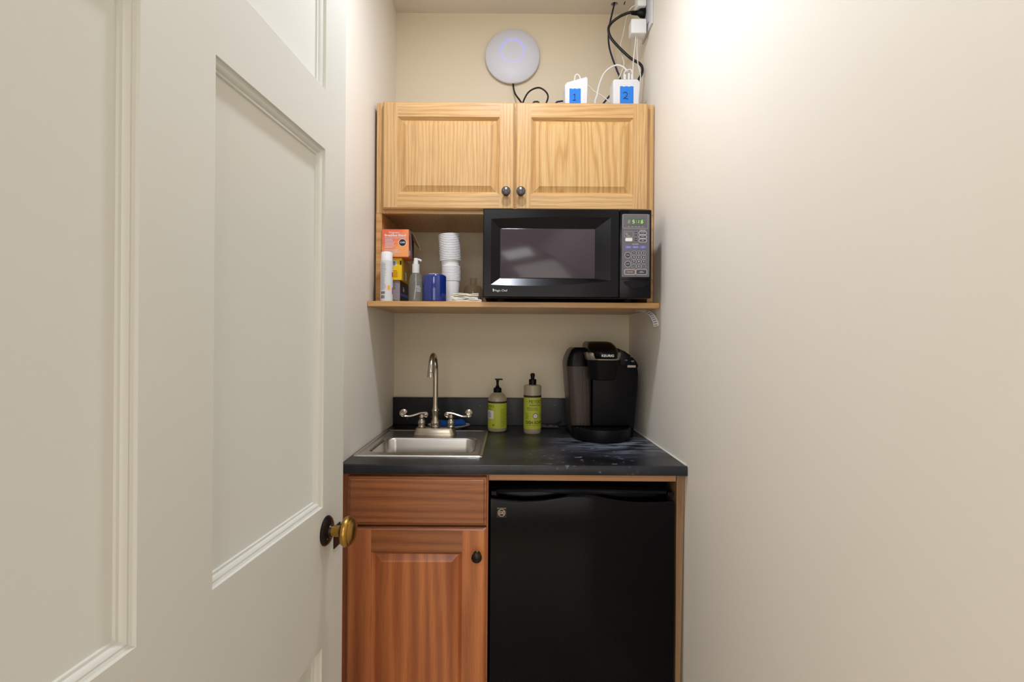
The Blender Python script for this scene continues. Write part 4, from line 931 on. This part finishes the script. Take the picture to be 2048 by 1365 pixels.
# hinge cover
c = at(1338, 976, FY0); MB().loft([rrect(fx1-.03, 1.40, .028, .035, .008, ft+.0005, 4), rrect(fx1-.028, 1.405, .022, .028, .008, ft+.009, 4)]).build('hinge_cover', M_blkm, fr)
c = at(1003.2, 1027, FY0-.0005); b = MB().prism(rr2(c.x, c.z, .0125, .0125, .001), FY0-.0016, FY0+.0005).build('badge', M_bk, fd, 0)
t = [(math.cos(2*math.pi*i/32), math.sin(2*math.pi*i/32)) for i in range(32)]; q = MB(); yq = FY0-.002
for r0, r1 in ((.0098, .0086),):
    for i in range(32):
        j = (i+1) % 32; q.poly([(c.x+t[i][0]*r0, yq, c.z+t[i][1]*r0), (c.x+t[j][0]*r0, yq, c.z+t[j][1]*r0), (c.x+t[j][0]*r1, yq, c.z+t[j][1]*r1), (c.x+t[i][0]*r1, yq, c.z+t[i][1]*r1)])
q.text('GE', .0105, lambda a, b_: (c.x+a+b_*.2, yq, c.z+b_), bold=.02)
for a in (35, 145, 215, 325):
    q.tube([(c.x+.0078*math.cos(R(a-22)), yq, c.z+.0078*math.sin(R(a-22))), (c.x+.0062*math.cos(R(a)), yq, c.z+.0062*math.sin(R(a))), (c.x+.0078*math.cos(R(a+22)), yq, c.z+.0078*math.sin(R(a+22)))], .0005, 6)
q.prism([(c.x-.012, c.z+.0116), (c.x+.012, c.z+.0116), (c.x+.012, c.z+.0124), (c.x-.012, c.z+.0124)], FY0-.0022, FY0-.0016)
q.build('badge_emblem', M_silver, b, 0)

# ------------------------------------------------------------------ wireless access point on the back wall
ac = at(1025, 112, 1.93); AX, AZ = ac.x, ac.z
ap = thing('wireless_access_point', (AX, YB, AZ-.1), 'round white wireless access point with glowing blue ring on the back wall', 'access point')
MB().lathe([(.070, .0), (.092, .001), (.094, .004), (.096, .008), (0, .008)], (AX, YB, AZ-.002), 'Y', 64).build('mount_base', mat('grey_plastic', (150, 146, 134), .5), ap)
MB().lathe([(.096, .008), (.1025, .0095), (.1035, .012), (.1015, .0165), (.092, .022), (.07, .0275), (.0445, .0305), (.0425, .0303), (.038, .0308), (.0, .0315)], (AX, YB, AZ), 'Y', 72).build('cover', mat('satin_white_plastic', (214, 216, 228), .45), ap)
M_ring = mat('lit_blue_ring', (150, 160, 255), .5, emit=(100, 104, 255), estr=1.6)
MB().lathe([(.0450, .0305), (.0437, .0312), (.0425, .0305)], (AX, YB, AZ+.012), 'Y', 64).build('light_ring', M_ring, ap)
# ------------------------------------------------------------------ cables and chargers on top of the cabinet
CT = FZ1
def cable(name, pts, r, m, label, sm=7, cat='cable', group=None):
    P = [at(a, b, d) if not isinstance(a, Vector) else a for a, b, d in pts]
    for p in P: p.z = max(p.z, CT+r+.0005); p.x = min(p.x, XR-r-.001); p.y = min(p.y, YB-r-.001)
    P = catmull(P, sm)
    for p in P: p.z = max(p.z, CT+r+.0003); p.y = min(p.y, YB-r-.0006)
    o = MB().tube(P, r, 10).build(name, m); return tag(o, label, cat, group)
cable('cord', [(1026.5, 158, 1.937), (1026.5, 172, 1.938), (1030, 188, 1.92), (1041, 204, 1.90), (1050, 220, 1.88), (1060, 235, 1.85)], .0033, M_blackc, 'black cord dropping from the round access point')
cable('cord', [(1040, 230, 1.82), (1046, 206, 1.84), (1055, 188, 1.85), (1067, 179, 1.86), (1080, 177, 1.87), (1092, 185, 1.87), (1096, 196, 1.86), (1090, 212, 1.84), (1080, 230, 1.82)], .0030, M_blackc, 'black cord looping up above the middle of the cabinet')
cable('cord', [(1060, 225, 1.76), (1066, 207.5, 1.76), (1072, 204.5, 1.76), (1078, 207, 1.76), (1084, 225, 1.76)], .0028, M_blackc, 'low hump of black cord just above the cabinet edge')
cable('cord', [(1104, 225, 1.76), (1112, 207, 1.76), (1120, 204, 1.76), (1128, 203.5, 1.76), (1140, 206, 1.77)], .0030, M_bluec, 'dark blue cord left of the charger numbered 1')
cable('cable', [(1229.5, 2, 1.892), (1227, 16, 1.885), (1221, 42, 1.87), (1217, 66, 1.86), (1218, 92, 1.85), (1224, 115, 1.84), (1234, 142, 1.82), (1240, 158, 1.80), (1242, 185, 1.775), (1225, 188, 1.77), (1210, 204, 1.76), (1195, 222, 1.75)], .0032, M_bluec, 'dark network cable coming down from the ceiling hole')
cable('cord', [(1268, 25, 1.725), (1256, 27, 1.73), (1238, 35, 1.75), (1222, 48, 1.76), (1217, 60, 1.76), (1222, 77, 1.76), (1240, 98, 1.76), (1262, 118, 1.755), (1280, 129, 1.75), (1285, 140, 1.745), (1282, 152, 1.74), (1276, 165, 1.735), (1272, 200, 1.73), (1268, 225, 1.73)], .0046, M_blackc, 'thick black power cord looping down from the black plug')
cable('cable', [(1196, 222, 1.71), (1190, 206, 1.71), (1194, 192, 1.715), (1198, 172, 1.72), (1207, 150, 1.72), (1220, 137, 1.715), (1234, 131.5, 1.71), (1246, 135, 1.70), (1254, 143, 1.69), (1256.5, 147, 1.689)], .0030, M_whitec, 'white cable arching into the top of the charger numbered 2')
cable('cable', [(1277, 12, 1.735), (1268, 13, 1.74), (1260, 20, 1.75), (1256, 28, 1.77), (1252, 42, 1.78), (1246, 72, 1.79), (1241, 92, 1.79), (1244, 112, 1.78), (1248, 128, 1.77), (1243, 145, 1.76), (1236, 162, 1.76), (1226, 190, 1.76), (1216, 208, 1.75), (1210, 225, 1.74)], .0022, M_whitec, 'long thin white cable hanging from the outlet between the black cords')
cable('cable', [(1271.5, 70, 1.705), (1271, 85, 1.71), (1268, 110, 1.72), (1266, 135, 1.72), (1265.5, 160, 1.72), (1265, 225, 1.73)], .0020, M_whitec, 'thin white cable hanging straight down from the wall charger')
cable('cable', [(1275.5, 70, 1.71), (1274, 100, 1.715), (1276, 130, 1.72), (1281, 150, 1.72), (1279, 175, 1.72), (1277, 225, 1.73)], .0016, M_whitec, 'thinnest white cable hanging nearest the right wall')
cable('cable', [(1160, 166, 1.70), (1176, 172, 1.71), (1188, 184, 1.715), (1204, 193, 1.72), (1219, 205, 1.72), (1232, 220, 1.72)], .0018, M_whitec, 'thin white cable sloping down from the charger numbered 1')
cable('cable', [(1248, 160, 1.69), (1248, 150, 1.685), (1252, 142.5, 1.68), (1261, 140.5, 1.68), (1264, 146, 1.68), (1264, 158, 1.69)], .0022, M_whitec, 'short white cable hooped over the top of the charger numbered 2')
# chargers
def charger(x0, x1, ztl_, ztr_, y, num, label, seed):
    a = at(x0, 180, y).x; b = at(x1, 180, y).x; zl, zr = at(x0, ztl_, y).z, at(x1, ztr_, y).z; dep = .055
    root = thing('usb_charger', ((a+b)/2, y+dep/2, CT), label, 'charger')
    r = .007; pts = [(a, CT+.0005), (b, CT+.0005)]
    for i in range(6): t_ = R(90*i/5); pts.append((b-r+r*math.cos(t_), zr-r+r*math.sin(t_)))
    for i in range(6): t_ = R(90+90*i/5); pts.append((a+r*.7+r*.7*math.cos(t_), zl-r*.7+r*.7*math.sin(t_)))
    MB().prism(pts, y, y+dep, bev=.0025).build('case', M_white, root)
    return root, a, b, zl
yA = 1.668
r1, a, b, z = charger(1130, 1175, 168, 154, yA, '1', 'white USB charger with blue tape numbered 1 on top of the cabinet', 1)
cA, cB = at(1139, 180, yA).x, at(1161.5, 180, yA).x; zt_ = at(1150, 178.5, yA).z
def tape(root, x0, x1, zt_, y, ch, size, cxn, czn):
    N_ = 8; top = [(x0+(x1-x0)*i/N_, zt_+.0012*math.sin(i*2.1)*(1 if 0 < i < N_ else .4)) for i in range(N_+1)]
    tp = MB().prism([(x0, CT+.004), (x1, CT+.004)] + top[::-1], y-.0006, y+.0002).build('blue_tape', M_tape, root, 0)
    q = MB(); yy = y-.0016; S_ = size
    if ch == '1': st = [(-.1, .42), (.12, .5), (.10, .1), (.08, -.45), (-.18, -.5), (.28, -.42)]
    else: st = [(-.32, .35), (-.1, .5), (.2, .42), (.26, .1), (.02, -.25), (-.28, -.48), (-.1, -.36), (.12, -.46), (.4, -.5)]
    P = catmull([Vector((cxn+u*S_, yy, czn+v*S_)) for u, v in st], 5); q.tube(P, .0008, 6); q.build('handwritten_number', M_ink, tp, 0)
p = at(1148, 196, yA); tape(r1, cA, cB, zt_, yA, '1', .020, p.x, p.z)
MB().tube([at(1149, 168, yA+.02), at(1150, 155, yA+.02), at(1154, 150, yA+.02), at(1159, 154, yA+.02), at(1161, 162, yA+.02)], .0026, 10, smooth=5).build('usb_lead', M_whitec, r1)
MB().box(at(1147.5, 160, yA+.02).x-.004, at(1147.5, 160, yA+.02).x+.005, yA+.012, yA+.028, at(1150, 169, yA).z, at(1150, 158, yA).z, .001, 1).build('usb_plug', M_white, r1)
r2, a, b, z = charger(1226, 1278.5, 160, 160, yA, '2', 'white USB charger with blue tape numbered 2 at the right of the cabinet top', 2)
cA, cB = at(1240, 180, yA).x, at(1267, 180, yA).x; zt_ = at(1253, 174, yA).z
p = at(1250.5, 192.5, yA); tape(r2, cA, cB, zt_, yA, '2', .022, p.x, p.z)
for xx in (1249, 1257, 1263):
    c = at(xx, 160, yA+.02); MB().box(c.x-.0032, c.x+.0032, yA+.012, yA+.026, c.z-.004, c.z+.014 if xx != 1257 else c.z+.018, .001, 1).build('usb_plug', M_white, r2)
# outlet on the right wall with what is plugged in
oy0, oy1 = 1.655, 1.775; oz0 = at(1292, 70, 1.7).z
op = thing('wall_outlet', (XR, 1.715, oz0), 'white outlet plate high on the right wall above the chargers', 'outlet')
MB().box(XR-.006, XR-.0002, oy0, oy1, oz0+.01, oz0+.16, .002, 2).build('cover_plate', M_white, op)
MB().box(XR-.011, XR-.005, 1.68, 1.75, oz0+.03, oz0+.14, .002, 2).build('socket', mat('grey_socket', (176, 176, 180), .45), op)
wa = at(1276, 46, 1.70); wb = at(1268, 71, 1.70)
tag(MB().box(wb.x-.012, XR-.0115, 1.688, 1.728, at(1270, 71, 1.70).z, at(1270, 42, 1.70).z, .004, 3).build('wall_charger', mat('white_adapter', (232, 232, 234), .4)), 'white plug-in adapter below the black plug', 'adapter')
tag(MB().box(at(1274, 10, 1.7).x, XR-.0115, 1.690, 1.735, at(1280, 16, 1.7).z, at(1280, -14, 1.7).z, .004, 3).build('wall_charger', mat('white_adapter_top', (232, 232, 234), .4)), 'white plug-in adapter at the top, above the black plug', 'adapter')
pc = at(1270, 27, 1.712); px1 = XR-.0115
bp = thing('power_plug', (px1, 1.712, pc.z), 'black moulded plug pushed into the wall outlet', 'plug')
MB().loft([[Vector((x, 1.712+hh*.8*math.cos(t_), pc.z+hh*math.sin(t_))) for t_ in [2*math.pi*i/16 for i in range(16)]] for x, hh in ((pc.x+.004, .006), (pc.x+.012, .010), (pc.x+.018, .0155), (px1-.002, .0165), (px1, .015))]).build('plug_body', M_blkm, bp)
MB().lathe([(.0045, -.014), (.006, -.013), (.006, -.010), (.005, -.0095), (.005, -.0085), (.0068, -.008), (.0068, -.004), (.0055, -.0035), (.0055, -.0025), (.0075, -.002), (.0075, .004)], (pc.x+.002, 1.712, pc.z), 'X', 16).build('strain_relief', M_blkm, bp)
# two little scuffs in the ceiling next to the hole: an old screw hole slot
c = at(1247, 10, 1.90)
tag(MB().box(c.x-.002, c.x+.002, 1.875, 1.893, ZC-.0016, ZC-.0002, .0006, 1, M=None).build('screw', M_bronze), 'small dark screw in the ceiling beside the cable hole', 'screw')
